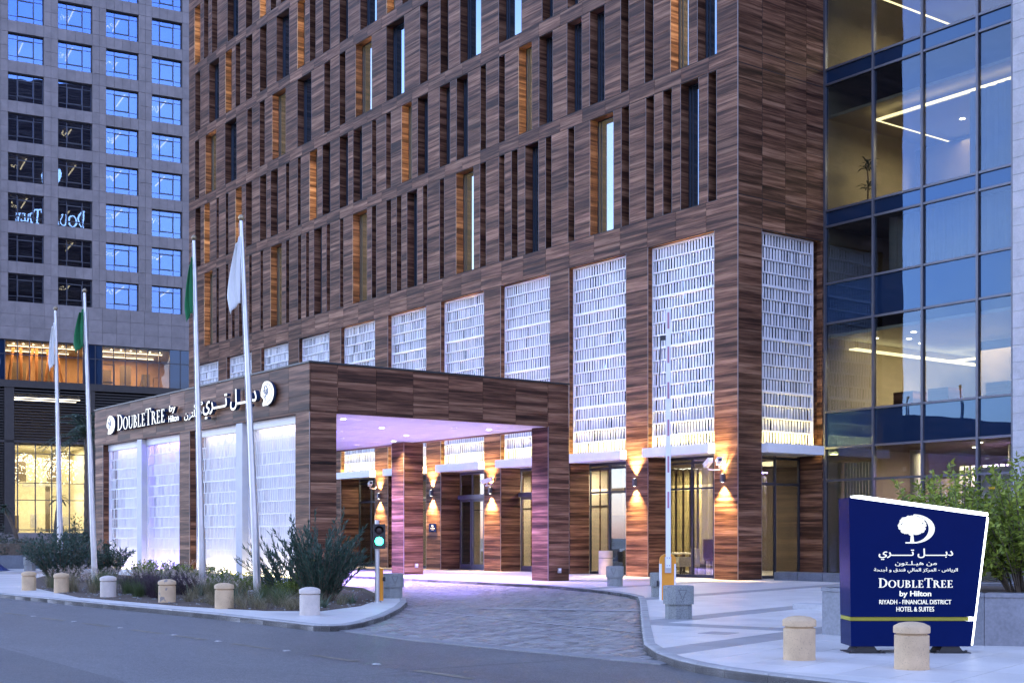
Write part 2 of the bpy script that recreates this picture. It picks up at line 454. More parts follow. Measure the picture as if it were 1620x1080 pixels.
def leaf_mat(name, c1, c2, rough=0.55, trans=0.25):
    t = NT(name)
    r = t.n('ShaderNodeNewGeometry').outputs['Random Per Island']
    c = t.ramp(r, [(0.0, c1), (1.0, c2)])
    b = t.n('ShaderNodeBsdfPrincipled', {'Base Color': c, 'Roughness': rough, 'Specular IOR Level': 0.35})
    tr = t.n('ShaderNodeBsdfTranslucent', {'Color': c})
    return t.done(t.n('ShaderNodeMixShader', {0: trans, 1: b.outputs[0], 2: tr.outputs[0]}).outputs[0])


M['oleander'] = leaf_mat('oleander_leaf', (0.025, 0.055, 0.04), (0.07, 0.12, 0.085))
M['shrub_leaf'] = leaf_mat('shrub_leaf', (0.09, 0.14, 0.015), (0.34, 0.40, 0.06))
M['low_leaf'] = leaf_mat('low_shrub_leaf', (0.07, 0.13, 0.02), (0.24, 0.29, 0.05))
M['grass_green'] = leaf_mat('wispy_green_grass', (0.05, 0.085, 0.03), (0.14, 0.18, 0.07))
M['grass_purple'] = leaf_mat('purple_grass', (0.03, 0.016, 0.03), (0.095, 0.06, 0.085))
M['grass_straw'] = leaf_mat('straw_grass', (0.10, 0.09, 0.045), (0.34, 0.28, 0.16))
M['plume'] = leaf_mat('grass_plume', (0.42, 0.33, 0.28), (0.62, 0.52, 0.44))
M['agave'] = leaf_mat('spiky_leaf', (0.06, 0.10, 0.07), (0.14, 0.18, 0.11))
M['hedge'] = leaf_mat('hedge_leaf', (0.035, 0.05, 0.035), (0.10, 0.12, 0.085))
M['palm'] = leaf_mat('palm_frond', (0.03, 0.055, 0.04), (0.08, 0.12, 0.08))

# ------------------------------------------------------------------ piece fields
PIECES = {}


def piece(root, name, mat, x0, x1, y0, y1, z0, z1):
    PIECES.setdefault((root.name, name), (root, mat, []))[2].append((x0, x1, y0, y1, z0, z1))


def shown_area(root, b):
    m = ROOTM[root.name]; o = ORG[root.name]
    c = Vector(((b[0] + b[1]) / 2 - o[0], (b[2] + b[3]) / 2 - o[1], (b[4] + b[5]) / 2 - o[2]))
    w = m @ c
    if w.y < 1: return 0
    x = 810 + FPX * w.x / w.y; y = HOR - FPX * (w.z - EYE) / w.y
    d = sorted((b[1] - b[0], b[3] - b[2], b[5] - b[4]))
    a = d[1] * d[2] * (FPX / w.y) ** 2
    if x < -10 or x > 1630 or y < -10 or y > 1090: return 0.0
    return a


def flush(limit=300):
    for (rn, name), (root, mat, L) in PIECES.items():
        L = [(shown_area(root, b), i, b) for i, b in enumerate(L)]
        L.sort(key=lambda q: (-q[0], q[1]))
        unit = MB().box(-.5, .5, -.5, .5, -.5, .5).mesh(name, mat)
        o = ORG[root.name]
        rest = MB()
        n = 0
        for a, i, b in L:
            if n < limit and a > 0:
                n += 1
                ob = bpy.data.objects.new(name, unit)
                COL.objects.link(ob); ob.parent = root
                ob.location = ((b[0] + b[1]) / 2 - o[0], (b[2] + b[3]) / 2 - o[1], (b[4] + b[5]) / 2 - o[2])
                ob.scale = (b[1] - b[0], b[3] - b[2], b[5] - b[4])
            else:
                rest.box(*b)
        if rest.v: rest.build(name + '_remainder', mat, root, kind='stuff')
    PIECES.clear()


def face_u(root, u, v0, v1, z0, z1, pw, ph, mat=None, name='facade_panel', gap=0.012, th=0.03, off=0.0):
    """cladding panels on a face looking to -x of the frame"""
    nv = max(1, round((v1 - v0) / pw)); nz = max(1, round((z1 - z0) / ph))
    dv = (v1 - v0) / nv; dz = (z1 - z0) / nz
    for i in range(nv):
        for k in range(nz):
            piece(root, name, mat or M['wood'], u, u + th, v0 + i * dv + gap / 2, v0 + (i + 1) * dv - gap / 2, z0 + k * dz + gap / 2, z0 + (k + 1) * dz - gap / 2)


def face_v(root, v, u0, u1, z0, z1, pw, ph, mat=None, name='facade_panel', gap=0.012, th=0.03):
    nu = max(1, round((u1 - u0) / pw)); nz = max(1, round((z1 - z0) / ph))
    du = (u1 - u0) / nu; dz = (z1 - z0) / nz
    for i in range(nu):
        for k in range(nz):
            piece(root, name, mat or M['wood'], u0 + i * du + gap / 2, u0 + (i + 1) * du - gap / 2, v, v + th, z0 + k * dz + gap / 2, z0 + (k + 1) * dz - gap / 2)


def lamp(name, kind, loc, energy, col, parent=None, aim=None, size=0.1, spot=60, blend=0.6, frame=None, org=None, sy=None):
    d = bpy.data.lights.new(name, kind)
    d.energy = energy; d.color = col
    if kind == 'SPOT': d.spot_size = math.radians(spot); d.spot_blend = blend; d.shadow_soft_size = size
    elif kind == 'AREA':
        d.size = size
        if sy: d.shape = 'RECTANGLE'; d.size_y = sy
    else: d.shadow_soft_size = size
    o = bpy.data.objects.new(name, d); COL.objects.link(o)
    p = Vector(loc)
    if parent is not None:
        o.parent = parent; p = p - ORG[parent.name]
    q = Vector(aim if aim else (0, 0, -1)).to_track_quat('-Z', 'Y')
    o.location = p; o.rotation_mode = 'QUATERNION'; o.rotation_quaternion = q
    return o

# ================================================================== HOTEL
hotel = thing('hotel_building', 'dark wood-clad hotel block with staggered slot windows above white lattice screens', 'building', FR)
F1=[(0.95,1.34,0),(1.77,2.63,0),(3.05,3.49,0),(3.93,4.35,0),(5.21,5.64,0),(6.06,7.37,1),(8.26,8.64,0),(9.63,10.00,0),(10.44,11.30,0),(11.77,12.19,0),(12.64,13.04,0),(13.92,14.35,0),(14.79,16.09,1),(16.98,17.34,0),(18.29,18.66,0),(19.11,19.96,0),(20.42,20.85,0),(21.30,21.73,0),(22.61,23.03,0),(23.45,24.79,1),(25.67,26.02,0),(26.98,27.37,0),(27.82,28.65,0),(29.15,29.50,0),(29.99,30.38,0),(31.31,31.69,0),(32.15,33.46,1),(34.34,34.68,0),(35.71,36.06,0),(36.70,37.36,0),(37.87,38.26,0),(38.70,39.08,0),(39.98,40.35,0),(40.84,42.04,1)]
F2=[(0.94,1.83,0),(2.24,3.12,1),(3.96,4.41,0),(5.24,5.67,0),(6.54,7.38,0),(7.83,8.70,0),(9.56,10.41,0),(10.85,11.72,1),(12.62,13.04,0),(13.91,14.32,0),(15.21,16.06,0),(16.53,17.35,0),(18.24,19.09,0),(19.55,20.41,1),(21.32,21.75,0),(22.60,23.01,0),(23.90,24.75,0),(25.22,26.07,0),(26.96,27.78,0),(28.29,29.11,1),(30.04,30.41,0),(31.31,31.70,0),(32.60,33.46,0),(33.93,34.74,0),(35.70,36.48,0),(36.96,37.77,1),(38.70,39.08,0),(39.98,40.35,0),(41.24,42.04,1),(42.53,43.34,0)]
F3=[(8.04,8.69,0),(9.54,10.21,0),(11.53,13.05,0),(14.27,15.79,0),(16.66,17.29,0),(18.23,18.90,0),(20.18,21.73,0),(23.01,24.52,1),(25.47,26.07,0),(26.96,27.60,0),(28.91,30.43,0),(31.70,33.27,1),(34.14,34.78,0),(35.68,36.30,0),(37.64,39.17,0),(40.35,41.86,1),(42.74,43.38,0)]
F4=[(19.80,20.36,0),(20.97,21.69,1),(22.57,24.09,0),(25.22,26.07,0),(26.96,27.74,0),(28.47,29.11,0),(29.58,30.41,1),(31.31,32.79,0),(33.90,34.74,0),(35.64,36.47,0),(37.16,37.79,0),(38.23,39.11,1),(39.96,41.36,0),(42.57,43.35,0)]
F5=[(31.60,32.30,0),(32.80,33.46,0),(33.99,34.74,1),(35.64,36.47,0),(37.41,38.85,0),(40.20,40.98,0),(41.42,42.09,0),(42.58,43.41,1)]
FLOORS = [(12.33, 16.55), (17.07, 20.50), (21.03, 24.45), (24.98, 28.40), (28.90, 32.28)]
OPEN = [F1, F2, [q for q in F2 if q[1] < 7.9] + F3, [q for q in F1 if q[1] < 19.3] + F4, [q for q in F2 if q[1] < 31.2] + F5]
VEND = 44.25
body = MB(); trim = MB(); gapm = MB()


def window_part(v0, v1, z0, z1, lit):
    f = MB(); w = 0.045
    f.box(0.37, 0.45, v0, v0 + w, z0, z1).box(0.37, 0.45, v1 - w, v1, z0, z1)
    f.box(0.37, 0.45, v0 + w, v1 - w, z0, z0 + w).box(0.37, 0.45, v0 + w, v1 - w, z1 - w, z1)
    if v1 - v0 > 0.65: f.box(0.38, 0.44, v1 - 0.20, v1 - 0.165, z0 + w, z1 - w)
    fr = f.build('window', M['frame'], hotel)
    MB().box(0.405, 0.415, v0 + w, v1 - w, z0 + w, z1 - w).build('pane', M['glass_lit' if lit else 'glass_dark'], fr)
    if lit:
        MB().box(0.10, 0.30, v0 + 0.004, v0 + 0.012, z0 + 0.05, z1 - 0.25).build('light_strip', M['led_amber'], fr)


for (z0, z1), ops in zip(FLOORS, OPEN):
    e = 0.0
    for (a, b_, lit) in ops + [(VEND, VEND + 1, 0)]:
        if a - e > 0.05:
            y0 = e if e > 0 else 0.014
            body.box(0.014, 0.62, y0, a, z0, z1)
            face_u(hotel, 0.0, e, a, z0, z1, 3.0, 0.475)
            if e > 0: trim.box(-0.004, 0.012, e - 0.003, e + 0.005, z0, z1)
            if a < VEND: trim.box(-0.004, 0.012, a - 0.005, a + 0.003, z0, z1)
        if a < VEND: window_part(a, b_, z0 + 0.002, z1 - 0.002, lit)
        e = b_
tops = [z1 for z0, z1 in FLOORS]; bots = [z0 for z0, z1 in FLOORS[1:]] + [32.80]
for zt, zb in zip(tops, bots):
    body.box(0.014, 0.63, 0.014, VEND, zt, zb)
    face_u(hotel, -0.004, 0.0, VEND, zt + .016, zb - .016, 1.30, 0.53)
    for q in (zt, zb): gapm.box(0.006, 0.02, 0.0, VEND, q - .013, q + .013)
body.box(0.014, 0.63, 0.014, VEND, 11.36, 12.33)
face_u(hotel, -0.004, 0.0, VEND, 11.376, 12.314, 1.45, 0.47)
for q in (11.36, 12.33): gapm.box(0.006, 0.02, 0.0, VEND, q - .013, q + .013)
for q in (11.36, 12.33, 16.55, 17.07): gapm.box(0.0, 4.14, -.004, 0.02, q - .012, q + .012)
gapm.box(1.113, 1.127, -.003, .02, 11.4, 32)
body.box(0.0, 11.3, 0.0, VEND, 32.80, 56.0)
body.box(0.47, 11.3, 0.04, VEND - 0.05, 12.0, 32.80)
# right hand face
body.box(0.014, 4.15, 0.014, 0.6, 11.36, 32.80)
for z0, z1 in ((11.36, 12.33), (12.33, 16.55), (16.55, 17.07), (17.07, 20.5), (20.5, 21.03), (21.03, 32.8)):
    for u0, u1 in ((0.032, 1.12), (1.12, 2.22), (2.22, 3.26), (3.26, 4.14)):
        face_v(hotel, 0.0, u0, u1, z0, z1, 3.0, 0.47 if z1 - z0 > 0.6 else 0.55)
# colonnade
OST = [1.05 + 4.335 * n for n in range(10)]
edges = [(0.0, 1.05)] + [(OST[n] + 3.2, OST[n + 1] if n < 9 else VEND) for n in range(10)]
for i, (a, b_) in enumerate(edges):
    body.box(0.014, 1.10 if i == 0 else 0.98, a if a > 0 else 0.014, b_, 0, 11.36)
    face_u(hotel, 0.0, a, b_, 0.0, 11.36, 3.0, 0.473)
    if i and i < 7: face_v(hotel, a - 0.016, 0.036, 0.97, 0.0, 4.10, 3.0, 0.473)
    trim.box(-0.006, 0.012, a - 0.008, a + 0.006, 0, 11.36)
    trim.box(-0.006, 0.012, b_ - 0.006, b_ + 0.008, 0, 11.36)
face_v(hotel, 0.0, 0.032, 1.10, 0.0, 11.36, 3.0, 0.473)
trim.box(-0.007, 0.012, -0.007, 0.012, 0, 33)
trim.box(1.092, 1.106, -0.006, 0.012, 0, 11.36)
body.box(4.06, 4.15, 0.0, 1.10, 0, 11.36)
face_u(hotel, 4.04, 0.0, 0.98, 0.0, 4.10, 3.0, 0.473)
face_u(hotel, 4.04, 0.0, 0.24, 4.45, 11.36, 3.0, 0.473)
body.build('wall', M['wood'], hotel)
gapm.build('shadow_gap', M['dark'], hotel)
trim.build('edge_trim', M['trim'], hotel, kind='stuff')
flush()
back = MB().box(0.74, 0.80, 1.05, VEND - 0.1, 4.3, 11.9).box(1.10, 4.06, 0.74, 0.80, 4.3, 11.9)
back.build('upper_glazing', M['glass_dark'], hotel)
MB().box(0.24, 1.12, 1.05, VEND - 0.1, 4.13, 4.29).box(1.10, 4.05, 0.24, 1.12, 4.13, 4.29).build('lintel', M['soffit'], hotel)


def lattice(root, orient, plane, a0, a1, z0, z1, rows, pitch, thick=0.014, bw=0.50, fins=0.17, rail=0.032, trough=True, mat=None, name='lattice_screen', sub=True):
    mat = mat or M['white']
    fr = MB(); bl = MB(); rear = MB()
    def bx(mb, d0, d1, s0, s1, q0, q1):
        if orient == 'U': mb.box(plane + d0, plane + d1, s0, s1, q0, q1)
        else: mb.box(s0, s1, plane + d0, plane + d1, q0, q1)
    dz = (z1 - z0) / rows
    bx(fr, -0.03, 0.08, a0, a0 + 0.05, z0, z1)
    bx(fr, -0.03, 0.08, a1 - 0.05, a1, z0, z1)
    for k in range(rows + 1):
        zz = z0 + k * dz
        th = 0.028 if k % 4 else 0.05
        if not trough: th *= .55
        bx(fr, -rail if k % 4 else -rail * 1.4, 0.08 if trough else 0.03, a0 + 0.05, a1 - 0.05, max(z0, zz - th), min(z1, zz + th * 0.6))
    n = int((a1 - a0 - 0.1) / pitch)
    p = (a1 - a0 - 0.1) / n
    for k in range(rows):
        zc = z0 + (k + 0.5) * dz - 0.004
        hgt = dz - (0.07 if trough else 0.02)
        off = (0.22 if k % 2 else -0.22) * p + RND.uniform(-.05, .05) * p
        run = 0
        for i in range(n):
            s = a0 + 0.05 + (i + 0.5) * p + off
            lean = math.radians(RND.uniform(-3.5, 3.5)) if k < 4 else math.radians(RND.uniform(-.8, .8))
            tw_ = math.radians(RND.uniform(-14, 14))
            wd = p * (bw + RND.uniform(-.05, .05))
            if orient == 'U':
                m = Matrix.Rotation(-tw_, 3, 'Z') @ Matrix.Rotation(lean, 3, 'X')
                bl.obox((plane + 0.02, s, zc), (thick, wd, hgt), m)
            else:
                m = Matrix.Rotation(tw_, 3, 'Z') @ Matrix.Rotation(lean, 3, 'Y')
                bl.obox((s, plane + 0.02, zc), (wd, thick, hgt), m)
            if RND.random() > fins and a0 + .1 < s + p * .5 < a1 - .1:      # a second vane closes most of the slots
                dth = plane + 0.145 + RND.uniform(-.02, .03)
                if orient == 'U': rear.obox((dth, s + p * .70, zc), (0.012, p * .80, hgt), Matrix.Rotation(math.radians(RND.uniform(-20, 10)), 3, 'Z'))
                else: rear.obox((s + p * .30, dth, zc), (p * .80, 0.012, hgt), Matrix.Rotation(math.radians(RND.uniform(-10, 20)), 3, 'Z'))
    o = fr.build(name, mat, root)
    def kid(mb, nm, mt, kind=None):
        off = ORG[root.name]
        c = bpy.data.objects.new(nm, mb.mesh(nm, mt, off)); COL.objects.link(c); c.parent = o
        tag(c, kind=kind)
    kid(bl, 'fins', mat, 'stuff')
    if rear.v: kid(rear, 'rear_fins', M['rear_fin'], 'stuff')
    if trough:
        t = MB()
        bx(t, -0.50, -0.47, a0 - 0.03, a1, 4.12, 4.42)
        bx(t, -0.47, 0.0, a0 - 0.03, a1, 4.12, 4.15)
        bx(t, -0.47, 0.0, a0 - 0.03, a0, 4.15, 4.42)
        kid(t, 'light_trough', M['white'])
        s = MB(); bx(s, -0.22, -0.16, a0 + 0.02, a1 - 0.02, 4.18, 4.20)
        kid(s, 'light_strip', M['led'])
    return o


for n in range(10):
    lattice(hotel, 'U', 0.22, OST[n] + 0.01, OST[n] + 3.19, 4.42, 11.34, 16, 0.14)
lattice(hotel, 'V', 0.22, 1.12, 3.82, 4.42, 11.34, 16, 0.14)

# ground floor glazing, doors and lobby
def shopfront(n, kind):
    a, b_ = OST[n], OST[n] + 3.2
    f = MB(); u0, u1 = 0.99, 1.06
    xs = {'glass': (a, a + 1.0, b_ - 1.15, b_), 'door': (a, a + 1.33, a + 2.28, b_)}[kind]
    for x in xs: f.box(u0, u1, max(a, x - .045), min(b_, x + .045), 0, 4.12)
    f.box(u0 + .002, u1 - .002, a, b_, 0, 0.10).box(u0 + .002, u1 - .002, a, b_, 4.02, 4.125)
    if kind == 'glass': f.box(u0 + .002, u1 - .002, a, b_, 3.0, 3.07).box(u0 + .002, u1 - .002, a, b_, 3.88, 3.95)
    else: f.box(u0 - .12, u1 - .002, a, b_, 2.98, 3.16)
    s = f.build('shopfront' if kind == 'glass' else 'entrance_door', M['door'] if kind == 'door' else M['frame'], hotel)
    for x0, x1 in zip(xs, xs[1:]):
        for z0, z1 in ((0.1, 2.98), (3.17, 4.02)):
            MB().box(1.02, 1.03, x0 + .045, x1 - .045, z0, z1).build('pane', M['glass_shop'], s)
            if kind == 'door' and z0 < 1:
                g = MB()
                for q in (x0 + .045, x1 - .115): g.box(0.965, 1.0, q, q + .07, 0.1, 2.97)
                g.box(0.967, 0.998, x0 + .115, x1 - .115, 0.1, 0.22).box(0.967, 0.998, x0 + .115, x1 - .115, 2.87, 2.97)
                g.build('door_leaf', M['door'], s)
M['door'] = pbr('purple_grey_door_frame', (0.13, 0.125, 0.16), 0.4, 0.4, var=0.08)
for n, k in ((0, 'glass'), (1, 'glass'), (2, 'door'), (3, 'door'), (4, 'glass'), (5, 'glass')): shopfront(n, k)
sf = MB()
for x in (1.10, 2.83, 4.03): sf.box(x - .04, x + .04, 0.99, 1.06, 0, 4.12)
for z in (0.0, 3.12, 4.0): sf.box(1.10, 4.03, 0.992, 1.058, z, z + .08)
s = sf.build('shopfront', M['frame'], hotel)
for x0, x1 in ((1.14, 2.79), (2.87, 3.99)):
    for z0, z1 in ((0.08, 3.12), (3.2, 4.0)): MB().box(x0, x1, 1.02, 1.03, z0, z1).build('pane', M['glass_shop'], s)

lob = MB(); lob.box(1.1, 12, 1.1, 33, -0.05, 0.015); lob.build('lobby_floor', M['tile'], hotel)
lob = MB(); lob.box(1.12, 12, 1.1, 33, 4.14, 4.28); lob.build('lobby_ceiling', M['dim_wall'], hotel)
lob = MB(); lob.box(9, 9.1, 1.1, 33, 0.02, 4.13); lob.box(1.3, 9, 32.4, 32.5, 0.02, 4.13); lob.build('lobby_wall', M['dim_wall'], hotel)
lob = MB(); lob.box(3.4, 3.5, 9.6, 13.2, 0.02, 4.13).box(4.2, 4.3, 14.0, 21.0, 0.02, 4.13).box(2.6, 2.7, 22.5, 27, .02, 4.13).build('lobby_partition', M['beige'], hotel)
for i in range(12):
    v = 6.2 + i * 0.42
    MB().box(6.6, 6.72, v, v + 0.17, 0.02, 4.12).build('wall_slat', M['slat'], hotel)
for v in (4.6, 5.35): MB().box(4.0, 4.4, v, v + .34, 0.02, 4.12).build('lobby_column', M['beige'], hotel)
for u, v, e in ((3.2, 3.5, 60), (5.6, 8.0, 110), (2.2, 7.4, 40), (2.3, 11.4, 55), (2.6, 17.0, 70), (1.9, 24.5, 45)):
    lamp('lobby_lamp', 'AREA', (u, v, 4.05), e * LS * 0.62, (1.0, 0.88, 0.68), hotel, size=1.2)

ib = MB()
for v in (5.7, 6.5, 7.3): ib.box(2.0, 2.08, v - .04, v + .04, .02, 3.0)
ib.box(2.0, 2.08, 5.7, 7.3, 2.3, 2.42).box(2.0, 2.08, 5.7, 7.3, 2.92, 3.02).build('inner_door_frame', M['frame'], hotel)
MB().box(1.98, 2.10, 7.4, 8.5, .02, 2.2).build('dark_panel', M['frame'], hotel)
for v, m in ((2.2, 'beige'), (9.0, 'dim_wall')): MB().box(3.0, 3.1, v, v + .9, .02, 4.1).build('wall_panel', M[m], hotel)
ms = thing('menu_stand', 'black notice stand inside the dark glass entrance behind the bin', 'notice stand', FR, (1.7, 6.75, 0.02))
ORG[ms.name] = Vector((0, 0, 0))
MB().box(-.03, .03, -.28, .28, .05, 1.85).build('board', M['black'], ms)
MB().box(-.2, .2, -.3, .3, 0, .05).build('base', M['black'], ms)
for k, w in ((1.62, .10), (1.30, .16), (1.22, .13), (1.14, .15), (1.06, .11)): MB().box(-.034, -.03, -w, w, k, k + .03).build('text_line', M['stone_white'], ms)
for q, (u, v) in enumerate(((3.6, 6.2), (4.6, 7.4))):
    t_ = thing('lobby_table', ('round' if q else 'small') + (' white table with napkins deep inside the lobby' if q else ' white table just inside the dark entrance'), 'table', FR, (u, v, .02))
    ORG[t_.name] = Vector((0, 0, 0))
    MB().lathe([(.5, .72), (.5, .76)], 20).build('tabletop', M['cloth_white'], t_)
    MB().lathe([(.25, 0), (.05, .05), (.05, .72)], 12).build('leg', M['black'], t_)

for u, v0, v1 in ((3.4, 9.6, 13.2), (4.2, 14.0, 21.0), (2.6, 22.5, 27.0)):
    n = int((v1 - v0) / .6)
    for i in range(1, n): MB().box(u - .03, u, v0 + i * .6 - .02, v0 + i * .6 + .02, .02, 4.12).build('panel_strip', M['wood' if i % 3 else 'frame'], hotel)
    MB().box(u - .04, u, v0, v1, 2.6, 2.64).build('panel_strip', M['frame'], hotel)

# ------------------------------------------------------------------ lobby furniture seen through the glass
ch = thing('armchair', 'off-white armchair standing inside behind the corner glazing', 'armchair', FR, (2.3, 4.75, 0.02), rz=-0.5)
ORG[ch.name] = Vector((0, 0, 0))
MB().box(-.36, .36, -.36, .36, .30, .46).build('seat', M['cloth_white'], ch)
MB().box(.28, .40, -.40, .40, .30, .95).build('backrest', M['cloth_white'], ch)
for y in (-.40, .32): MB().box(-.36, .27, y, y + .08, .30, .64).build('armrest', M['cloth_white'], ch)
for x in (-.32, .30):
    for y in (-.34, .30): MB().box(x, x + .04, y, y + .04, 0, .30).build('leg', M['black'], ch)
ch = thing('dining_chair', 'tan leather high-back chair beside the corner pillar glazing', 'chair', FR, (2.3, 3.35, 0.02), rz=1.2)
ORG[ch.name] = Vector((0, 0, 0))
MB().box(-.28, .28, -.26, .26, .52, .62).build('seat', M['leather'], ch)
MB().box(.22, .32, -.28, .28, .62, 1.28).build('backrest', M['leather'], ch)
for x in (-.26, .24):
    for y in (-.24, .20): MB().box(x, x + .04, y, y + .04, 0, .52).build('leg', M['black'], ch)
tb = thing('bench', 'low stone-topped bench on grey plinths inside the lobby', 'bench', FR, (3.0, 4.2, 0.02))
ORG[tb.name] = Vector((0, 0, 0))
MB().box(-.28, .28, -1.0, 1.1, .40, .50).build('seat', M['beige'], tb)
for y in (-.9, .5): MB().box(-.22, .22, y, y + .4, 0, .40).build('leg', M['concrete'], tb)

# ================================================================== GLASS WING
U0 = 4.18
wing = thing('glass_wing', 'blue glass curtain wall wing beside the wood-clad hotel corner', 'building', FR, (U0, 0, 0))
VM = [-0.05, -2.05, -3.94, -5.91, -7.10]
ZR = [0.0, 3.28, 4.37, 5.58, 8.55, 9.90, 11.82, 12.35, 16.60, 17.11, 21.0, 21.5, 25.4]
for v in VM: MB().box(U0 - .09, U0 + .05, v - .04, v + .04, 0, 25.4).build('mullion', M['mullion'], wing)
for z in ZR: MB().box(U0 - .075, U0 + .04, -7.06, -0.09, z - .035, z + .035).build('transom', M['mullion'], wing)
for i in range(4):
    for k in range(len(ZR) - 1):
        sp = (ZR[k], ZR[k + 1]) in ((4.37, 5.58), (8.55, 9.90), (11.82, 12.35), (16.60, 17.11), (21.0, 21.5))
        MB().box(U0 - .01, U0 + .01, VM[i + 1] + .04, VM[i] - .04, ZR[k] + .035, ZR[k + 1] - .035).build('spandrel_pane' if sp else 'pane', M['spandrel' if sp else 'glass_wing'], wing)
for z0, z1 in ((-0.05, 0.02), (4.40, 5.58), (8.57, 9.88), (11.84, 12.33), (16.62, 17.09), (21.02, 21.48)):
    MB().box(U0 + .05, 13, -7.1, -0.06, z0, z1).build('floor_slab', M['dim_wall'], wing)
MB().box(12.9, 13.1, -7.1, -.06, 0.02, 25.4).build('back_wall', M['beige'], wing)
MB().box(U0 + .06, 13, -.05, 0.01, 0.02, 25.4).build('side_wall', M['beige'], wing)
MB().box(U0 + .06, 13, -7.2, -7.11, 0.02, 25.4).build('end_wall', M['beige'], wing)
MB().box(U0 - .05, 13.1, -9.0, 0.0, 25.42, 26).build('roof', M['mullion'], wing)


def cove(z, u0, u1, v0, v1, w=.16, ceil=None):
    c = MB().box(u0, u1, v1 - w, v1, z, z + .04).box(u0, u1, v0, v0 + w, z, z + .04).box(u0, u0 + w, v0 + w, v1 - w, z, z + .04).box(u1 - w, u1, v0 + w, v1 - w, z, z + .04)
    c.build('cove_light', M['cove'], wing)
    ct = MB().box(u0 + w, u1 - w, v0 + w, v1 - w, z - .03, z + .02)
    ct.build('ceiling_panel', M['soffit'], wing)
cove(15.2, 4.88, 9.3, -6.9, -1.5)
cove(19.3, 4.9, 9.0, -6.9, -1.5)
MB().box(U0 + .1, 12.9, -7.1, -.06, 15.5, 15.6).build('ceiling', M['beige'], wing)
MB().box(5.2, 12.5, -0.5, -0.2, 7.75, 7.8).box(10.5, 10.8, -7, -.5, 7.75, 7.8).build('cove_light', M['cove'], wing)
MB().box(U0 + .1, 12.9, -7.1, -.06, 8.1, 8.2).build('ceiling', M['soffit'], wing)
for u, v, z in ((5.6, -1.0, 8.09), (6.6, -1.6, 8.09), (7.8, -1.2, 8.09), (5.5, -2.6, 8.09), (7.0, -3.4, 15.16), (7.6, -5.0, 15.16), (6.2, -4.6, 4.38), (8.0, -3.2, 4.38)):
    MB().lathe([(.09, 0), (.09, .02)], 12, (u, v, z)).build('downlight', M['spotlight_lens'], wing)
for u, v, z, e in ((7.5, -3.5, 15.0, 130), (8, -3.5, 19.1, 150), (8.0, -3.0, 7.7, 200), (7.5, -3.5, 4.2, 150), (8, -3.5, 11.5, 6)):
    lamp('ceiling_lamp', 'AREA', (u, v, z), e * LS * .3, (1.0, .82, .52), wing, size=2.5)
MB().box(6.2, 6.3, -7.0, -4.4, 0.02, 3.6).build('partition', M['white'], wing)
for z0, z1, v0, v1 in ((9.9, 11.8, -7.05, -2.2), (12.4, 15.1, -7.05, -5.2)):
    cu = MB(); n = int((v1 - v0) / .09)
    for i in range(n):
        a = v0 + (v1 - v0) * i / n; b2 = v0 + (v1 - v0) * (i + 1) / n
        d0, d1 = .035 * math.sin(i * 1.9) + .02 * math.sin(i * .7), .035 * math.sin((i + 1) * 1.9) + .02 * math.sin((i + 1) * .7)
        cu.add([(4.75 + d0, a, z0), (4.75 + d1, b2, z0), (4.75 + d1, b2, z1), (4.75 + d0, a, z1)], [(0, 1, 2, 3)])
    cu.build('curtain', M['sheer'], wing)
for v0, v1, z0, z1, mm in ((-2.6, -.4, 12.36, 15.1, 'dim_wall'), (-4.4, -3.0, 5.6, 8.0, 'dim_wall'), (-6.9, -5.4, 5.6, 8.0, 'dim_wall'), (-2.2, -.6, .03, 3.4, 'beige'), (-3.9, -2.8, .03, 3.4, 'wood')):
    MB().box(8.6, 8.8, v0, v1, z0, z1).build('wall_panel', M[mm], wing)
for i in range(9):
    MB().box(5.0, 5.05, -.25 - i * .13, -.16 - i * .13, .03, 3.9).build('curtain_fold', M['cloth_white'], wing)
for i in range(14):
    for k in range(4): MB().box(7.6, 7.64, -3.0 - i * .22, -2.88 - i * .22, .5 + k * .85, 1.2 + k * .85).build('lattice_bar', M['white'], wing)
lamp('violet_lamp', 'AREA', (7.9, -4.4, 3.9), 60 * LS, (.45, .3, 1.0), wing, size=1.0)
for v in (-1.9, -5.6): MB().lathe([(.22, .02), (.22, 4.3)], 20, (6.6, v, 0)).build('column', M['white'], wing)
for v in (-1.2, -2.6, -4.8): MB().box(6.8, 7.6, v - .4, v + .4, 5.6, 6.35).build('counter', M['wood'], wing)
pp = thing('potted_plant', 'leafy indoor plant in a dark pot behind an upper glass pane', 'plant', FR, (5.3, -0.9, 12.36))
ORG[pp.name] = Vector((0, 0, 0))
MB().lathe([(.16, 0), (.2, .35), (.18, .35)], 14).build('pot', M['black'], pp)
MB().tube([(0, 0, .3), (.03, 0, 1.0), (0, .03, 1.55)], [.03, .025, .02], 6).build('stem', M['bark'], pp)
lf = MB()
for i in range(60):
    a = RND.uniform(0, 2 * PI); z = RND.choice((.8, 1.45, 1.6)) + RND.uniform(-.1, .1); L = RND.uniform(.3, .5)
    d = Vector((math.cos(a), math.sin(a), RND.uniform(-.1, .6))).normalized(); sd = Vector((-d.y, d.x, 0)).normalized() * .035
    p0 = Vector((0, 0, z)); p1 = p0 + d * L * .6; p2 = p0 + d * L + Vector((0, 0, -.12))
    lf.add([p0, p1 + sd, p2, p1 - sd], [(0, 1, 2, 3)])
lf.build('leaves', M['palm'], pp, kind='stuff')
pier = thing('stone_block', 'pale stone-clad building edge at the far side of the glass wing', 'building', FR, (U0, -7.2, 0))
MB().box(U0 - .10, 24, -34, -7.16, 0, 34).build('wall', M['stone_white'], pier)  # lengthened and raised out of view to block sky from hotel's right hand face
z = 0.0
